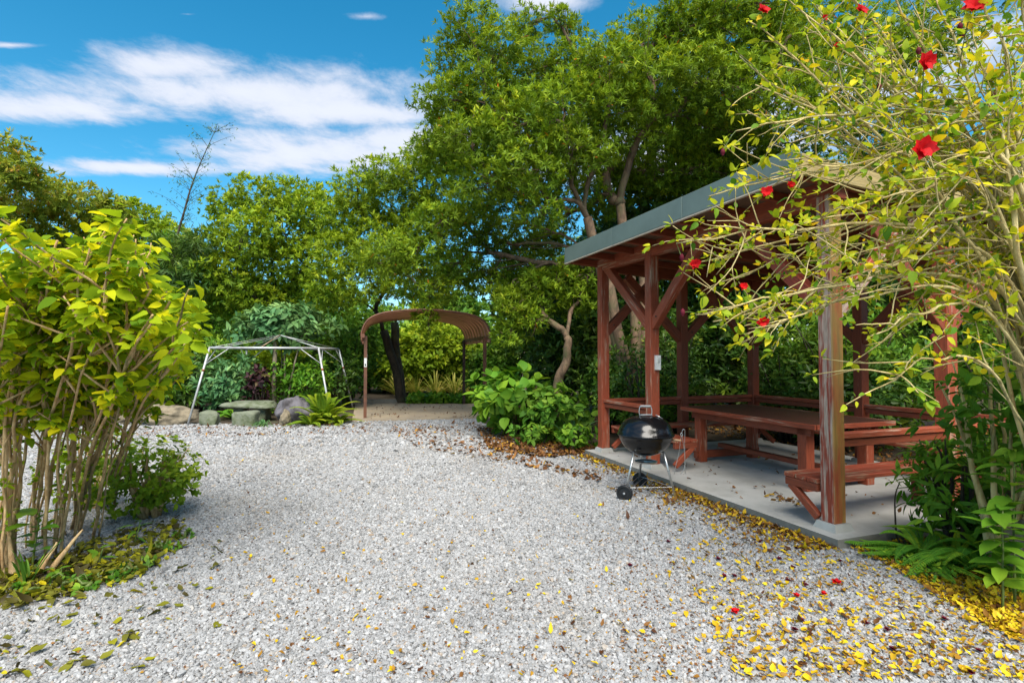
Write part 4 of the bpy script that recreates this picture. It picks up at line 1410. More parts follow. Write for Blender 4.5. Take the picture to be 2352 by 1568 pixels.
for i, X in enumerate((960, 1010, 1060)):
    p = at(X, 915, 17.4)
    shrub('ground_plant', 'low bright green plant along the rear edge of the shelter floor', 'plant', p[:2], .45, .2, .3, 60, .16, .12, M['leaf_fresh'], 350 + i, 'low plants behind the shelter floor', shape='oval', nst=4)

# planting round the tent frame
shrub('broad_leaved_sapling', 'slender tree with bluish broad leaves above the tent frame', 'tree', (-6.3, 14.6), 1.25, .8, 3.0, 330, .22, .11, M['leaf_blue'], 360, shape='oval', nst=6, z0=.62, stem_mat='bark_pale')
tk = MB(); rng = np.random.default_rng(9)
tk.tube(wob(catmull([(-6.28, 14.2, 0), (-6.33, 14.2, .6), (-6.30, 14.2, 1.2), (-6.3, 14.25, 2.2)], 5), .02, rng) - np.array([-6.3, 14.2, 0]), .055, 8)
tko = thing('ivy_trunk', 'pale slim trunk wrapped in climbing ivy beneath the tent frame', 'tree', (-6.3, 14.2, 0))
tk.build('trunk', M['bark_pale'], tko, smooth=True)
n = 130
zz = rng.uniform(.1, 2.2, n); aa = rng.uniform(0, 6.28, n)
P = np.stack([np.cos(aa) * .07, np.sin(aa) * .07, zz], 1)
leaf_obj('ivy', tko, P, unit(np.stack([np.cos(aa), np.sin(aa), rng.uniform(-.8, .2, n)], 1)), unit(np.stack([np.cos(aa), np.sin(aa), np.ones(n)], 1)), .09, .07, M['leaf_mid'], rng, 'oval')
for i, (X, d, rx, h_, mt, lf, lab) in enumerate([
        (455, 14.5, .9, 1.7, 'leaf_dark', .16, 'dark shrub behind the left leg of the tent frame'),
        (530, 14.0, .8, 1.4, 'leaf_blue', .2, 'blue-green shrub behind the stone table'),
        (510, 16.0, 1.0, 2.3, 'leaf_mid', .16, 'tall green shrub between the tent and the hillside'),
        (700, 14.6, .7, 1.5, 'leaf_fresh', .16, 'fresh green shrub under the right side of the tent'),
        (760, 15.4, .8, 1.6, 'leaf_dark', .14, 'very dark shrub left of the shelter posts'),
        (660, 16.2, .9, 2.0, 'leaf_light', .16, 'light yellow-green shrub behind the ivy trunk'),
        (590, 16.6, .9, 2.1, 'leaf_light', .15, 'yellow-green shrub behind the purple plant'),
        (800, 17.0, .9, 2.6, 'leaf_mid', .16, 'tall green shrub touching the left shelter post'),
        (330, 14.0, 1.1, 1.6, 'leaf_mid', .16, 'green shrub behind the wide boulder'),
        (390, 15.0, 1.0, 1.9, 'leaf_dark', .15, 'dark green shrub right of the wide boulder'),
        (200, 14.0, 1.2, 1.8, 'leaf_dark', .16, 'dark shrub seen through the bush stems, second from left'),
        (70, 14.0, 1.3, 2.0, 'leaf_dark', .16, 'dark shrub seen through the bush stems, at the left edge'),
        (720, 18.0, 1.0, 2.9, 'leaf_mid', .17, 'tall shrub behind the right tent roof'),
        (420, 17.5, 1.3, 3.2, 'leaf_mid', .18, 'tall leafy shrub under the bare stalk')]):
    x = (X - 1176) / FPX * d
    shrub('garden_shrub', lab, 'shrub', (x, d), rx, rx * .8, h_, int(280 * rx * h_), lf, lf * .42, M[mt], 370 + i)
shrub('purple_shrub', 'dark purple-leaved plant behind the stone table', 'shrub', ((597 - 1176) / FPX * 13.6, 13.6), .27, .27, 1.25, 80, .15, .085, M['leaf_purple'], 390, shape='oval', nst=6)
bx = at(420, 640, 16.2)
rng = np.random.default_rng(8)
tree('bamboo_clump', 'dark hanging bamboo foliage at the foot of the bare stalk', 'bamboo', (bx[0], bx[1], 0), [at(420, 660, 16.2)], blobs_px([(380, 570, 40), (430, 590, 50), (460, 560, 35), (400, 640, 50), (350, 600, 40), (460, 640, 45)], 16.2, .9, 1, 12, .4), M['leaf_dark'], M['stem_green'], 391, per_m2=26, lpt=7, Lf=.26, Wf=.035, r0=.05, rl=.006, tuft_up=-.6)
fern('fern', 'large yellow-green fern beside the grey boulder', (-4.35, 12.35, 0), 46, 1.30, M['fern_yel'], 392, pin=.11, arch=.45, elev=(.65, 1.45))
fern('fern', 'low yellow-green fern at the front of the boulder bed', (-4.45, 11.9, 0), 34, .75, M['fern_yel'], 393, pin=.08, arch=.5, elev=(.4, 1.2))
fern('fern', 'small fern at the right end of the boulder bed', (-3.95, 12.2, 0), 26, .75, M['fern_yel'], 394, pin=.08, arch=.5, elev=(.4, 1.2))
tuft('grass_tuft', 'blue-green grass tuft in front of the grey boulder', (-5.45, 11.75, 0), 90, .46, .014, M['leaf_blue'], 395, bend=.75)
fern('fern', 'dark fern clump under the left leg of the tent frame', (-6.9, 13.3, 0), 22, 1.0, M['fern_green'], 396, pin=.09, arch=.7)

# bush between shelter and pavilion
shrub('round_leaved_bush', 'low bush with large round pale leaves beside the shelter floor', 'bush', (-.02, 10.35), .74, .6, 1.25, 110, .22, .19, M['leaf_fresh'], 400, shape='oval', parts=150, droop=.2, nst=8, stem_mat='bark')
shrub('round_leaved_bush', 'green leafy bush at the foot of the leaning tree', 'bush', (.78, 9.7), .55, .5, 1.0, 150, .17, .10, M['leaf_mid'], 401, shape='oval', nst=6)
shrub('ground_plant', 'small bright plant in the leaf litter beside the far pavilion post', 'plant', (1.05, 8.75), .35, .3, .42, 50, .11, .06, M['leaf_fresh'], 402, shape='oval', nst=4)
shrub('ground_plant', 'low green plant under the round-leaved bush', 'plant', (.45, 9.35), .5, .3, .35, 70, .12, .06, M['leaf_mid'], 403, shape='oval', nst=4)
tuft('strap_plant', 'plant with long upright strap leaves beside the far pavilion post', (1.05, 9.45, .0), 26, 1.05, .055, M['leaf_blue'], 404, 'plant', .4)


# ------------------------------------------------------------------ broad-leaved bush at the left
def left_bush():
    rng = np.random.default_rng(41)
    base = np.array([*ground(70, 1325)[:2], 0.0])
    root = thing('broad_leaved_bush', 'tall many-stemmed bush with big lime leaves at the left edge', 'bush', base)
    nodes, small = [], []
    roots = [ground(X, Y) for X, Y in ((20, 1335), (75, 1345), (110, 1330), (40, 1290), (130, 1290), (90, 1260), (-40, 1320), (180, 1240), (180, 1200), (240, 1185), (300, 1165), (140, 1195), (60, 1185), (0, 1230))]
    tips_px = []
    for i in range(62):
        X = rng.uniform(-130, 450)
        top = 535 + max(0, X - 150) * .58
        Y = top + (190 - max(0, X - 180) * .42) * rng.random() ** 1.5
        tips_px.append((X, Y, rng.uniform(2.75, 4.3)))
    for i, (X, Y, d) in enumerate(tips_px):
        q = (X + 130) / 580
        b = ground(-50 + (q ** 1.3) * 290 + rng.normal(0, 30), 1345 - (q ** 1.3) * 170 + rng.normal(0, 14))
        tip = at(X, Y, d)
        mid = b * .5 + tip * .5 + np.array([(b[0] - tip[0]) * .08, 0, .10])
        path = wob(bez(b, mid, tip, 16), .022, rng)
        r0 = rng.uniform(.006, .0135)
        m = MB().tube(path - base, np.linspace(r0, .006, 16), 7)
        # side shoots
        for _ in range(5):
            k = rng.integers(7, 15)
            s = path[k]
            dr = unit(np.array([rng.normal(0, .7), rng.normal(0, .7), rng.uniform(.5, 1.3)]))
            e_ = s + dr * rng.uniform(.25, .6)
            if e_[2] > 2.35:
                e_[2] = 2.35
            sp = wob(bez(s, (s + e_) / 2 + rng.normal(0, .03, 3), e_, 7), .012, rng)
            m.tube(sp - base, np.linspace(.008, .004, 7), 5)
            nodes.append((sp[-1], dr))
            nodes.append((sp[4], dr))
            nodes.append((sp[5], dr))
        nodes.append((path[-1], unit(path[-1] - path[-3])))
        nodes.append((path[-2], unit(path[-1] - path[-3])))
        nodes.append((path[-4], unit(path[-1] - path[-3])))
        for k in rng.integers(2, 11, 5):     # small sprouts low on the stems
            small.append((path[k], unit(rng.normal(0, 1, 3) + [0, 0, .6])))
        m.build('stem', M['stem_tan'], root, smooth=True)
    # a few cut stubs low down
    for X, Y, X2, Y2 in ((90, 1330, 130, 1245), (30, 1330, 20, 1210), (110, 1320, 190, 1215)):
        a, b = ground(X, Y), at(X2, Y2, ground(X, Y)[1] + .12)
        MB().tube(wob(bez(a, (a + b) / 2 + [0, 0, .04], b, 8), .01, rng) - base, np.linspace(.024, .006, 8), 8).build('stem', M['stem_tan'], root, smooth=True)
    P, D, N, LL, TT = [], [], [], [], []
    for p, ax in nodes:
        if (p[2] < 1.0 and rng.random() < .86) or (p[2] < 1.5 and p[0] > -2.35 and rng.random() < .6):
            continue
        for _ in range(rng.integers(8, 13)):
            a = rng.uniform(0, 6.28)
            out = unit(np.array([math.cos(a), math.sin(a), rng.uniform(-.8, .35)]) + ax * .25)
            P.append(p + out * .03 + ax * rng.uniform(-.12, .06))
            D.append(out)
            N.append(unit(np.array([rng.normal(0, .55), rng.normal(0, .55) - .2, .9])))
            LL.append(.070 * float(np.clip(rng.lognormal(0, .33), .45, 1.55)))
            hi = np.clip((p[2] - .8) / 1.4, 0, 1)
            TT.append(np.clip(rng.normal(.36, .24), 0, 1) if rng.random() > .1 else rng.uniform(.8, 1))
    for p, ax in small:
        for _ in range(rng.integers(2, 5)):
            d_ = unit(ax + rng.normal(0, .7, 3))
            P.append(p + d_ * .02); D.append(d_); N.append(unit(rng.normal(0, .5, 3) + [0, 0, 1]))
            LL.append(rng.uniform(.025, .06)); TT.append(rng.uniform(.05, .6))
    P, D, N, LL, TT = map(np.array, (P, D, N, LL, TT))
    px = np.array([q[1] for q in P])
    size = LL / P[:, 1] * ((np.abs(P[:, 0]) < P[:, 1] * .97 + .1))
    order = np.argsort(-size)
    for i in order[:300]:
        V, T, k = leaf_oval(np.zeros((1, 3)), D[i:i + 1], N[i:i + 1], LL[i:i + 1], LL[i:i + 1] * rng.uniform(.58, .84), rng.uniform(.0, .6), wave=.16)
        link('leaf', make_mesh('leaf', V, T, M['leaf_hib'], np.full(12, TT[i])), root, P[i] - base)
    r = order[300:]
    fo = leaf_obj('foliage', root, P[r], D[r], N[r], LL[r], LL[r] * rng.uniform(.58, .84, len(r)), M['leaf_hib'], rng, 'oval', TT[r], origin=base, droop=rng.uniform(.0, .6, len(r)), wave=.16)
    fo['kind'] = 'stuff'
left_bush()
# small-leaved shrub at its foot and seedlings
p = ground(345, 1190)
shrub('small_leaved_shrub', 'low small-leaved green shrub at the foot of the lime-leaved bush', 'shrub', p[:2], (.46), .42, .72, 520, .055, .034, M['leaf_light'], 410, shape='oval', nst=16, stem_mat='stem_tan', z0=.06)
p = ground(210, 1175)
shrub('small_leaved_shrub', 'taller small-leaved shrub growing among the bush stems', 'shrub', p[:2], .46, .40, .95, 200, .055, .032, M['leaf_light'], 411, shape='oval', nst=10, stem_mat='stem_tan')

def sapling(label, base, n, Lf, Wf, h, mat, seed, group=None, droop=.3, elev=(-.1, .7), name='seedling', cat='seedling'):
    rng = np.random.default_rng(seed)
    root = thing(name, label, cat, base, 0, group)
    MB().tube(wob(bez((0, 0, 0), (.02, 0, h * .5), (.03, .01, h), 6), .01, rng), np.linspace(.008, .004, 6), 6).build('stem', M['stem_green'], root, smooth=True)
    for i in range(n):
        a = i * 2.4 + rng.uniform(-.4, .4)
        e_ = rng.uniform(*elev)
        D = np.array([[math.cos(a) * math.cos(e_), math.sin(a) * math.cos(e_), math.sin(e_)]])
        z = h * (.25 + .75 * (i + 1) / n)
        V, T, k = leaf_oval(np.zeros((1, 3)), D, np.array([[0, 0, 1.0]]) + rng.normal(0, .15, (1, 3)), Lf * rng.uniform(.75, 1.15), Wf * rng.uniform(.8, 1.1), droop, wave=.06)
        link('leaf', make_mesh('leaf', V, T, mat, np.full(12, rng.uniform(.3, .9))), root, (D[0][0] * .012, D[0][1] * .012, z))
    return root
sapling('seedling with very large pale green leaves in front of the bush stems', ground(75, 1310), 11, .22, .11, .42, M['leaf_fresh'], 420)
sapling('three-leaved pale seedling in front of the bush', ground(225, 1300), 4, .12, .045, .13, M['leaf_fresh'], 421)
sapling('narrow-leaved seedling at the edge of the bush shade', ground(310, 1255), 6, .13, .035, .20, M['leaf_fresh'], 422)
sapling('tiny seedling sprouting in the gravel right of the bush', ground(440, 1060), 5, .09, .035, .12, M['leaf_fresh'], 423)
sapling('seedling at the foot of the grassy stems', ground(130, 1330), 5, .07, .04, .08, M['leaf_fresh'], 424)
tuft('grass_tuft', 'green grass blades at the base of the bush stems', ground(60, 1345), 12, .42, .018, M['leaf_mid'], 425, bend=.3, elev=(1.1, 1.5))
for i, (X, Y) in enumerate([(150, 1345), (230, 1340), (330, 1310), (370, 1270), (280, 1330), (60, 1370), (420, 1240), (190, 1360)]):
    p = ground(X, Y)
    shrub('weed', 'low green weed growing in the leaf litter under the bush', 'weed', p[:2], .11, .09, .08, 8, .045, .028, M['leaf_fresh'] if i % 2 else M['leaf_mid'], 430 + i, 'weeds under the bush', shape='oval', nst=3, stem_mat='stem_green')


# ------------------------------------------------------------------ arching hibiscus at the right
def flower(parent, pos, face, size, seed, mat=None, name='flower'):
    rng = np.random.default_rng(seed)
    face = unit(np.asarray(face, float))
    a = unit(np.cross(face, UPV))
    b = np.cross(a, face)
    n = 11
    P, D, N, LL = [], [], [], []
    for i in range(n):
        t = i * 2.39996
        tilt = .30 + .55 * (i % 3) / 2
        d = unit((a * math.cos(t) + b * math.sin(t)) * math.cos(tilt) + face * math.sin(tilt))
        P.append(-face * size * .1)
        D.append(d)
        N.append(face + .001)
        LL.append(size * .56 * rng.uniform(.8, 1.1))
    P, D, N, LL = map(np.array, (P, D, N, LL))
    V, T, k = leaf_oval(P, D, unit(N), LL, LL * .85, rng.uniform(.0, .35, n), wave=.25)
    m = make_mesh(name, V, T, mat or M['petal'], np.repeat(rng.random(n), k))
    return link(name, m, parent, pos)

def hibiscus():
    rng = np.random.default_rng(52)
    base = np.array([3.62, 3.3, 0.0])
    root = thing('hibiscus_bush', 'arching yellow-leaved bush with red flowers in the right foreground', 'bush', base)
    P, D, N, LL, TT = [], [], [], [], []
    def leaves_at(p, ax, n, size):
        for _ in range(n):
            d = unit(rng.normal(0, 1, 3) + ax * .7 + [0, 0, .15])
            P.append(p + d * .012)
            D.append(d)
            N.append(unit(rng.normal(0, .55, 3) + [0, -.25, 1]))
            LL.append(size * float(np.clip(rng.lognormal(-.08, .36), .4, 1.6)))
            TT.append(np.clip(rng.normal(.46, .25), 0, 1))
    paths = []
    # (control px, tip px, distance at control, at tip, base radius)
    spec = [((2260, 640), (1555, 560), 3.1, 3.0, .018), ((2250, 560), (1575, 610), 3.2, 3.1, .014), ((2300, 690), (1600, 720), 3.0, 2.9, .015), ((2330, 640), (1640, 740), 3.1, 2.95, .013),
            ((2300, 720), (1760, 745), 2.95, 2.9, .012), ((2270, 420), (1630, 450), 3.3, 3.2, .016), ((2280, 330), (1690, 300), 3.2, 3.1, .017), ((2230, 250), (1735, 195), 3.3, 3.2, .015),
            ((2250, 200), (1700, 130), 3.3, 3.3, .016), ((2270, 150), (1720, 50), 3.2, 3.2, .017), ((2300, 120), (1790, -20), 3.1, 3.2, .016), ((2280, 100), (1900, -60), 3.2, 3.3, .018),
            ((2320, 150), (2010, -80), 3.1, 3.1, .02), ((2350, 200), (2120, -90), 3.0, 3.0, .022), ((2380, 200), (2240, -90), 2.9, 2.9, .024), ((2420, 250), (2340, -80), 2.9, 2.8, .024),
            ((2300, 480), (1770, 400), 3.05, 3.0, .014), ((2310, 560), (1810, 520), 3.1, 3.05, .013), ((2290, 600), (1850, 600), 3.2, 3.2, .013), ((2330, 520), (1880, 300), 3.0, 3.0, .016),
            ((2340, 420), (1960, 200), 2.95, 2.95, .017), ((2360, 360), (2030, 120), 3.05, 3.1, .019), ((2370, 330), (2140, 80), 3.0, 3.0, .021), ((2330, 760), (1990, 780), 2.9, 2.9, .012),
            ((2350, 640), (1940, 640), 2.85, 2.85, .013), ((2330, 590), (1930, 480), 2.8, 2.85, .014), ((2360, 480), (2060, 330), 2.8, 2.8, .018), ((2390, 420), (2200, 180), 2.8, 2.8, .021),
            ((2250, 380), (1780, 260), 3.4, 3.4, .013), ((2290, 260), (1820, 120), 3.4, 3.4, .014), ((2300, 300), (1870, 40), 3.4, 3.4, .015), ((2320, 880), (2040, 870), 2.9, 2.8, .011),
            ((2350, 560), (2100, 560), 2.75, 2.75, .016), ((2380, 600), (2170, 420), 2.7, 2.7, .019), ((2420, 500), (2290, 250), 2.7, 2.7, .022), ((2340, 700), (2080, 700), 3.3, 3.3, .013),
            ((2260, 520), (1690, 640), 3.35, 3.3, .012), ((2360, 720), (2150, 620), 3.4, 3.5, .018), ((2310, 460), (2010, 450), 3.5, 3.6, .016), ((2400, 330), (2320, 60), 3.3, 3.2, .022)]
    more = []
    for (cx, cy), (tx, ty), dc, dt, r0 in spec:
        if rng.random() < .4:
            more.append(((cx + rng.normal(0, 25), cy + rng.normal(0, 30)), (tx + abs(rng.normal(60, 50)), ty + rng.normal(0, 45)), dc + rng.uniform(.05, .35), dt + rng.uniform(.05, .35), r0 * .75))
    for (cx, cy), (tx, ty), dc, dt, r0 in spec + more:
        if ty < 300:
            cx, cy = 2325 + rng.normal(0, 35) + (tx - 1950) * .10, 560 + rng.normal(0, 60)
        else:
            cx, cy = cx - 50, min(cy, ty + 20) - 35
        b = base + [rng.normal(0, .12), rng.normal(0, .15), 0]
        c = at(cx, cy, dc)
        t = at(tx, ty, dt)
        # rises steeply, arches over, then reaches out
        k1 = b * .5 + c * .5 + np.array([.03, 0, .06])
        path = catmull([b, k1, c, c * .42 + t * .58 + np.array([0, 0, .07]), t], 7)
        path = wob(path, .016, rng)
        n_ = len(path)
        m = MB().tube(path - base, np.linspace(r0 * 1.05, .0036, n_), 6)
        paths.append(path)
        for k in range(n_ // 2 + 1, n_):
            ax = unit(path[k] - path[k - 1])
            for q in range(2):
                p = path[k - 1] + (path[k] - path[k - 1]) * rng.random()
                if rng.random() < .42 + .38 * (k / n_ > .8):
                    leaves_at(p + [0, 0, .01], unit(ax + [0, 0, .5]), rng.integers(3, 5), .040)
        for _ in range(11):
            k = rng.integers(n_ // 3, n_ - 2)
            s = path[k]
            ax = unit(path[k + 1] - path[k])
            d_ = unit(ax * .8 + rng.normal(0, .65, 3) + [0, 0, .15])
            e_ = s + d_ * rng.uniform(.15, .5)
            sp = wob(bez(s, (s + e_) / 2 + rng.normal(0, .03, 3), e_, 7), .008, rng)
            m.tube(sp - base, np.linspace(.005, .0022, 7), 4)
            for q in (3, 4, 5, 6):
                if rng.random() < .5:
                    leaves_at(sp[q], d_, rng.integers(2, 4), .042)
            leaves_at(e_, d_, 4, .048)
            if rng.random() < .5:      # a bare side fork
                g_ = sp[3] + unit(d_ + rng.normal(0, .8, 3)) * rng.uniform(.08, .22)
                m.tube(wob(bez(sp[3], (sp[3] + g_) / 2, g_, 4), .006, rng) - base, np.linspace(.003, .0018, 4), 4)
                if rng.random() < .4:
                    leaves_at(g_, d_, 2, .04)
        m.build('branch', M['stem_yel'], root, smooth=True)
    allp = np.vstack(paths)
    FL = [(1755, 22, 3.1, .085), (1980, 22, 3.1, .085), (2240, 12, 2.5, .125), (2130, 142, 2.5, .115), (2122, 341, 2.45, .125), (1761, 440, 3.0, .085), (1597, 606, 3.05, .075), (1753, 740, 2.9, .075), (1708, 657, 3.0, .055), (1817, 424, 3.05, .055), (1895, 40, 3.2, .05), (1925, 102, 3.2, .05)]
    for i, (X, Y, d, s) in enumerate(FL):
        p = at(X, Y, d)
        q = allp[np.argmin(np.linalg.norm(allp - p, axis=1))]
        MB().tube(bez(q, (p + q) / 2 + [0, .02, .02], p + [0, .02, 0], 6) - base, .0025, 4).build('flower_stalk', M['stem_green'], root, smooth=True)
        flower(root, p - base, (rng.normal(-.2, .25), -1, rng.uniform(-.2, .25)), s * .86, 600 + i)
        leaves_at(p + [0, .03, -.02], np.array([0, 0, -.5]), 5, .045)
    BUD = [(2020, 200, 3.1), (2280, 222, 2.9), (2142, 776, 2.9), (1566, 592, 3.0), (1568, 718, 2.95), (2205, 62, 2.9), (2210, 80, 2.9), (2110, 118, 2.95), (1660, 350, 3.1)]
    for i, (X, Y, d) in enumerate(BUD):
        p = at(X, Y, d)
        q = allp[np.argmin(np.linalg.norm(allp - p, axis=1))]
        MB().tube(bez(q, (p + q) / 2 + [0, .02, .02], p, 6) - base, .0022, 4).build('flower_stalk', M['stem_green'], root, smooth=True)
        MB().lathe([(0, -.022), (.010, -.012), (.014, 0), (.011, .014), (0, .026)], 10, off=(0, 0, 0)).build('flower_bud', M['petal_old'], root, loc=p - base, smooth=True)
    P, D, N, LL, TT = map(np.array, (P, D, N, LL, TT))
    vis = (np.abs(P[:, 0]) < P[:, 1] * .96) & (P[:, 2] < 3.6)
    order = np.argsort(-(LL / P[:, 1] * vis))
    for i in order[:300]:
        V, T, k = leaf_oval(np.zeros((1, 3)), D[i:i + 1], N[i:i + 1], LL[i:i + 1], LL[i:i + 1] * .62, rng.uniform(.1, .5), wave=.12)
        link('leaf', make_mesh('leaf', V, T, M['leaf_yel'], np.full(12, TT[i])), root, P[i] - base)
    r = order[300:]
    fo = leaf_obj('foliage', root, P[r], D[r], N[r], LL[r], LL[r] * .62, M['leaf_yel'], rng, 'oval', TT[r], origin=base, droop=rng.uniform(.1, .5, len(r)), wave=.12)
    fo['kind'] = 'stuff'
hibiscus()

# planting at the lower right, in front of the pavilion's near end
shrub('green_bush', 'glossy green bush below the arching branches at the right edge', 'bush', (3.42, 3.72), .42, .4, 1.62, 170, .085, .042, M['leaf_fresh'], 450, shape='oval', nst=12, stem_mat='stem_yel', z0=.5, parts=120)
shrub('rosette_shrub', 'dark green shrub with rosettes of narrow leaves by the near post', 'shrub', (3.42, 4.15), .36, .34, .95, 150, .12, .034, M['leaf_fresh'], 451, shape='oval', nst=9, stem_mat='bark_dark', parts=80)
shrub('rosette_shrub', 'bushy narrow-leaved shrub behind the rock at the right edge', 'shrub', (3.85, 4.25), .45, .4, 1.0, 150, .12, .034, M['leaf_fresh'], 452, shape='oval', nst=9, stem_mat='bark_dark')
fern('fern', 'green fern spreading over the near corner of the slab', (3.12, 4.12, .05), 20, .6, M['fern_green'], 453, pin=.055, arch=.6, elev=(.15, 1.0))
fern('fern', 'tall yellowish fern under the rosette shrub', (3.30, 3.85, 0), 24, .75, M['fern_green'], 454, pin=.06, arch=.7, elev=(.4, 1.3))
fern('fern', 'fern between the rock and the pale-leaved plant', (3.5, 3.62, 0), 22, .7, M['fern_green'], 455, pin=.06, arch=.7, elev=(.4, 1.3))
fern('fern', 'single upright sword fern in front of the ferns at the right', (3.28, 4.0, 0), 5, .42, M['fern_yel'], 456, pin=.035, arch=.25, elev=(1.1, 1.5))
tuft('strap_plant', 'plant with long broad strap leaves at the lower right', (3.45, 3.95, .1), 9, .8, .07, M['leaf_fresh'], 457, 'plant', .35, elev=(.3, 1.2))
sapling('pale large-leaved plant at the lower right corner', (2.95, 3.26, 0), 30, .19, .10, .62, M['leaf_fresh'], 458, elev=(-.2, .7), name='pale_leaved_plant', cat='plant')
sapling('second pale large-leaved plant against the right edge', (3.10, 3.34, 0), 28, .19, .10, .92, M['leaf_fresh'], 459, elev=(-.2, .7), name='pale_leaved_plant', cat='plant')
MB_ = MB()
tw_ = thing('bare_twig', 'thin bare brown twig standing in front of the slab corner', 'twig', (*ground(2060, 1245)[:2], 0))
MB_.tube(catmull([(0, 0, 0), (-.01, 0, .2), (.0, .01, .38), (.05, .02, .50)], 5), np.linspace(.008, .004, 16), 6).build('stem', M['bark_dark'], tw_, smooth=True)
for i, (X, Y) in enumerate([(2090, 1300), (2140, 1330), (2060, 1290), (2170, 1310)]):
    p = ground(X, Y)
    shrub('weed', 'low green weed among the yellow leaves by the near slab corner', 'weed', p[:2], .12, .1, .08, 20, .035, .02, M['fern_green'], 460 + i, 'weeds by the slab corner', shape='oval', nst=3, stem_mat='stem_green')


# ------------------------------------------------------------------ fallen leaves and flowers
def in_px(n, poly, rng):
    poly = np.array(poly, float)
    lo, hi = poly.min(0), poly.max(0)
    out = []
    while len(out) < n:
        q = rng.uniform(lo, hi, (n * 2, 2))
        q = q[in_poly(q, [tuple(p) for p in poly])]
        out += list(q)
    return np.array([ground(X, Y) for X, Y in out[:n]])

def near_line(n, a, b, s, rng, pw_=1.0):
    t = rng.random(n) ** pw_
    p = np.asarray(a)[None] * (1 - t[:, None]) + np.asarray(b)[None] * t[:, None]
    nrm = np.array([-(b[1] - a[1]), b[0] - a[0]])
    nrm = nrm / np.linalg.norm(nrm)
    return np.column_stack([p + nrm[None] * np.abs(rng.normal(0, s, n))[:, None], np.zeros(n)])

def litter(name, label, P, mat, Lf, rng, z=.022, tmean=.6, tsd=.3, shape='oval', curl=.55):
    n = len(P)
    P = P.copy()
    P[:, 2] += z + rng.uniform(0, .012, n)
    a = rng.uniform(0, 6.28, n)
    D = unit(np.column_stack([np.cos(a), np.sin(a), rng.normal(0, .22, n)]))
    N = unit(np.column_stack([rng.normal(0, .4, n), rng.normal(0, .4, n), np.ones(n)]))
    LL = Lf * np.clip(rng.lognormal(-.05, .36, n), .35, 1.55)
    kw = dict(droop=rng.normal(.05, curl, n), wave=.28, cup=.45) if shape == 'oval' else {}
    return tag(leaf_obj(name, None, P, D, N, LL, LL * .66, mat, rng, shape, np.clip(rng.normal(tmean, tsd, n), 0, 1), **kw), label, 'leaf litter', kind='stuff')

rng = np.random.default_rng(90)
A_, B_ = pav(-.15, -.16), pav(L + .2, -.16)
P = np.vstack([near_line(1700, A_, B_, .13, rng), near_line(900, A_, pav(2.2, -.16), .36, rng)])
litter('leaf_litter', 'yellow and brown fallen leaves along the slab edge', P, M['litter'], .036, rng, tmean=.36, tsd=.32)
P = np.vstack([in_px(1500, [(1700, 1170), (1880, 1250), (1990, 1275), (2352, 1420), (2352, 1568), (1700, 1568), (1560, 1300)], rng), in_px(3000, [(1950, 1262), (2120, 1240), (2250, 1270), (2352, 1330), (2352, 1490), (2230, 1420), (2050, 1310)], rng)])
litter('leaf_litter', 'yellow fallen leaves thick over the gravel at the lower right', P, M['litter'], .030, rng, tmean=.64, tsd=.32)
P = in_px(700, [(600, 1000), (1350, 1030), (1700, 1200), (1700, 1568), (500, 1568), (420, 1230)], rng)
litter('leaf_litter', 'thinly scattered small leaves over the middle of the gravel', P, M['litter'], .026, rng, tmean=.4)
P = np.vstack([in_px(2600, [(1090, 985), (1180, 985), (1290, 1015), (1370, 1025), (1365, 1045), (1250, 1055), (1130, 1040)], rng), in_px(500, [(900, 985), (1110, 980), (1130, 1040), (1400, 1090), (1380, 1110), (950, 1030)], rng)])
litter('leaf_litter', 'brown leaf litter in front of the round-leaved bush', P, M['litter_brown'], .06, rng, z=.034, tmean=.5)
P = np.vstack([in_px(1500, [(-150, 1330), (120, 1290), (260, 1230), (420, 1190), (420, 1260), (330, 1330), (120, 1390), (-150, 1420)], rng), in_px(90, [(-100, 1380), (400, 1230), (560, 1260), (420, 1400), (200, 1568), (-100, 1568)], rng)])
litter('leaf_litter', 'olive and yellow fallen leaves under the lime-leaved bush', P, M['litter_green'], .055, rng, z=.026, tmean=.4)
P = np.column_stack([np.array([pav(u, v) for u, v in zip(rng.uniform(0, L, 90), rng.uniform(0, W, 90) ** 1.0)]), np.full(90, ZS - .018)])
P2 = np.column_stack([np.array([pav(u, v) for u, v in zip(rng.normal(.9, .12, 50), rng.normal(.42, .07, 50))]), np.full(50, ZS - .018)])
litter('leaf_litter', 'dry leaves lying on the pavilion floor', np.vstack([P, P2]), M['litter_brown'], .04, rng, tmean=.7)
n = 2600
P = np.column_stack([np.array([pav(u, v) for u, v in zip(rng.uniform(-2.5, L + 5, n), W + .35 + np.abs(rng.normal(0, 1.6, n)))]), np.zeros(n)])
litter('leaf_litter', 'brown leaves on the shaded ground behind the pavilion', P, M['litter_brown'], .07, rng, z=.005)
P = in_px(700, [(300, 985), (820, 975), (1110, 975), (1110, 990), (850, 1000), (320, 1010)], rng)
litter('leaf_litter', 'small dry leaves along the far edge of the gravel', P, M['litter_brown'], .045, rng, z=.036, tmean=.4)
P = in_px(120, [(860, 930), (1060, 925), (1110, 962), (840, 965)], rng)
litter('leaf_litter', 'dry leaves on the shelter floor', P, M['litter_brown'], .05, rng, z=.04, tmean=.3)

P = np.vstack([in_px(2600, [(1560, 1130), (2352, 1400), (2352, 1568), (1450, 1568), (1350, 1250)], rng), in_px(1500, [(420, 1000), (1350, 1030), (1600, 1200), (1500, 1568), (0, 1568), (0, 1420), (420, 1250)], rng)])
litter('leaf_litter', 'tiny dry leaf scraps among the gravel stones', P, M['litter_brown'], .017, rng, z=.014, tmean=.6, shape='diamond')

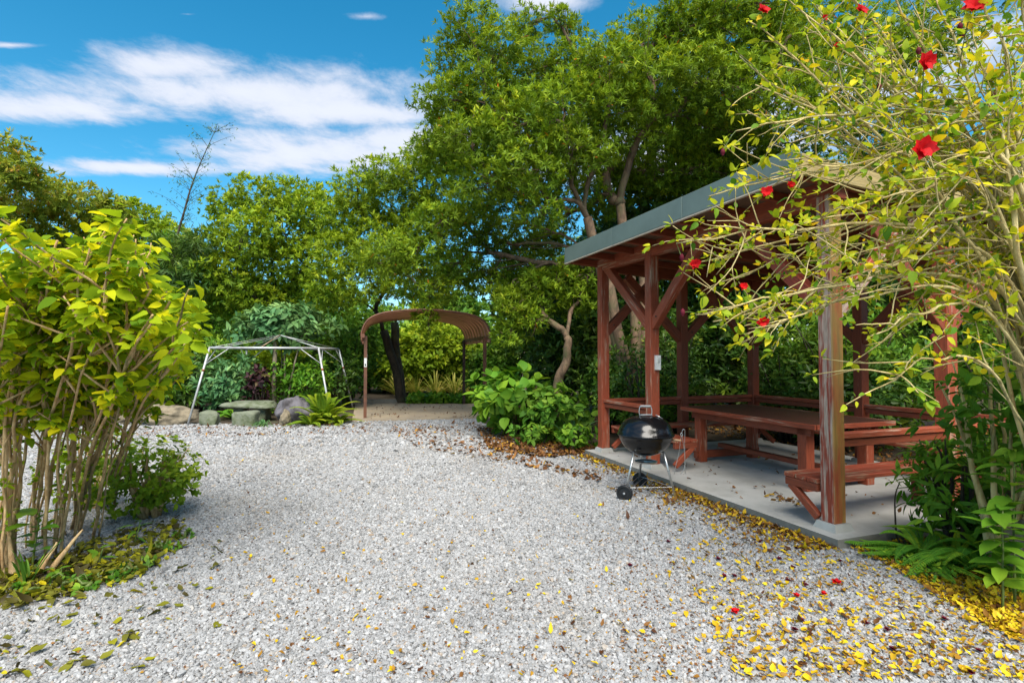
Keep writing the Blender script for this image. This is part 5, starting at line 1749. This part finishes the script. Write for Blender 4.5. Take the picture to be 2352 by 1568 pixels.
# the larger fallen leaves, one by one
def leaf_mesh_variants(nm, mat, tints, k, Lf, seed):
    rng = np.random.default_rng(seed)
    out = []
    for i in range(k):
        V, T, kk = leaf_oval(np.zeros((1, 3)) - [[Lf / 2, 0, 0]], np.array([[1.0, 0, 0]]), np.array([[0, 0, 1.0]]), Lf, Lf * rng.uniform(.55, .8), rng.uniform(-.25, .25), wave=.2)
        V[:, 2] -= V[:, 2].min()
        out.append(make_mesh(nm, V, T, mat, np.full(12, rng.uniform(*tints))))
    return out
yel = leaf_mesh_variants('fallen_leaf', M['litter'], (.5, 1.0), 10, .044, 1)
grn = leaf_mesh_variants('fallen_leaf', M['litter_green'], (.3, .8), 6, .075, 2)
def place_leaf(mes, p, sc_, label, group, rng):
    o = link('fallen_leaf', mes[rng.integers(len(mes))])
    o.location = (p[0], p[1], .020)
    o.rotation_euler = (rng.normal(0, .2), rng.normal(0, .2), rng.uniform(0, 6.28))
    o.scale = (sc_,) * 3
    return tag(o, label, 'fallen leaf', group)
rng = np.random.default_rng(91)
for p in np.vstack([in_px(90, [(1900, 1300), (2352, 1420), (2352, 1568), (1750, 1568), (1700, 1300)], rng), in_px(50, [(1550, 1180), (1880, 1280), (1800, 1568), (1500, 1568)], rng)]):
    place_leaf(yel, p, rng.uniform(.75, 1.2), 'bright yellow leaf lying on the gravel toward the lower right', 'larger yellow leaves fallen at the lower right', rng)
for p in in_px(34, [(450, 1100), (1500, 1150), (1480, 1568), (560, 1568)], rng):
    place_leaf(yel, p, rng.uniform(.6, 1.0), 'yellow leaf lying alone on the open gravel', 'single yellow leaves on the open gravel', rng)
for p in in_px(24, [(0, 1400), (420, 1240), (520, 1300), (520, 1500), (250, 1568), (0, 1568)], rng):
    place_leaf(grn, p, rng.uniform(.6, 1.1), 'olive green leaf lying on the gravel beside the left bush', 'green leaves fallen beside the left bush', rng)
FF = [(1688, 1415, .055, 'bright red fallen flower with the most gravel around it', M['petal']), (1922, 1347, .06, 'largest bright red fallen flower, nearest the slab corner', M['petal']),
      (1830, 1378, .045, 'small red fallen flower between two yellow leaves', M['petal']), (1893, 1374, .04, 'small crimson fallen flower just below the largest one', M['petal'])]
for i, (X, Y, s, lab, mt) in enumerate(FF):
    p = ground(X, Y)
    o = flower(None, (p[0], p[1], .035), (.1, -.3, 1), s, 700 + i, mt, 'fallen_flower')
    tag(o, lab, 'fallen flower')
OLD = [(1655, 1396), (1447, 1305), (1664, 1330), (1688, 1330), (1790, 1290), (1822, 1310), (1745, 1250), (1830, 1265), (1810, 1340), (1850, 1350), (1930, 1295), (1840, 1433), (1826, 1455), (1990, 1440), (2038, 1455), (2170, 1430), (2050, 1500), (2250, 1505), (2050, 1245), (2020, 1262), (1650, 1290), (2230, 1555), (1535, 1250)]
for i, (X, Y) in enumerate(OLD):
    p = ground(X, Y)
    o = flower(None, (p[0], p[1], .028), (.3, -.2, 1), .04, 720 + i, M['petal_old'], 'withered_flower')
    tag(o, 'dark maroon withered flower lying among the fallen leaves', 'withered flower', 'withered flowers on the gravel')
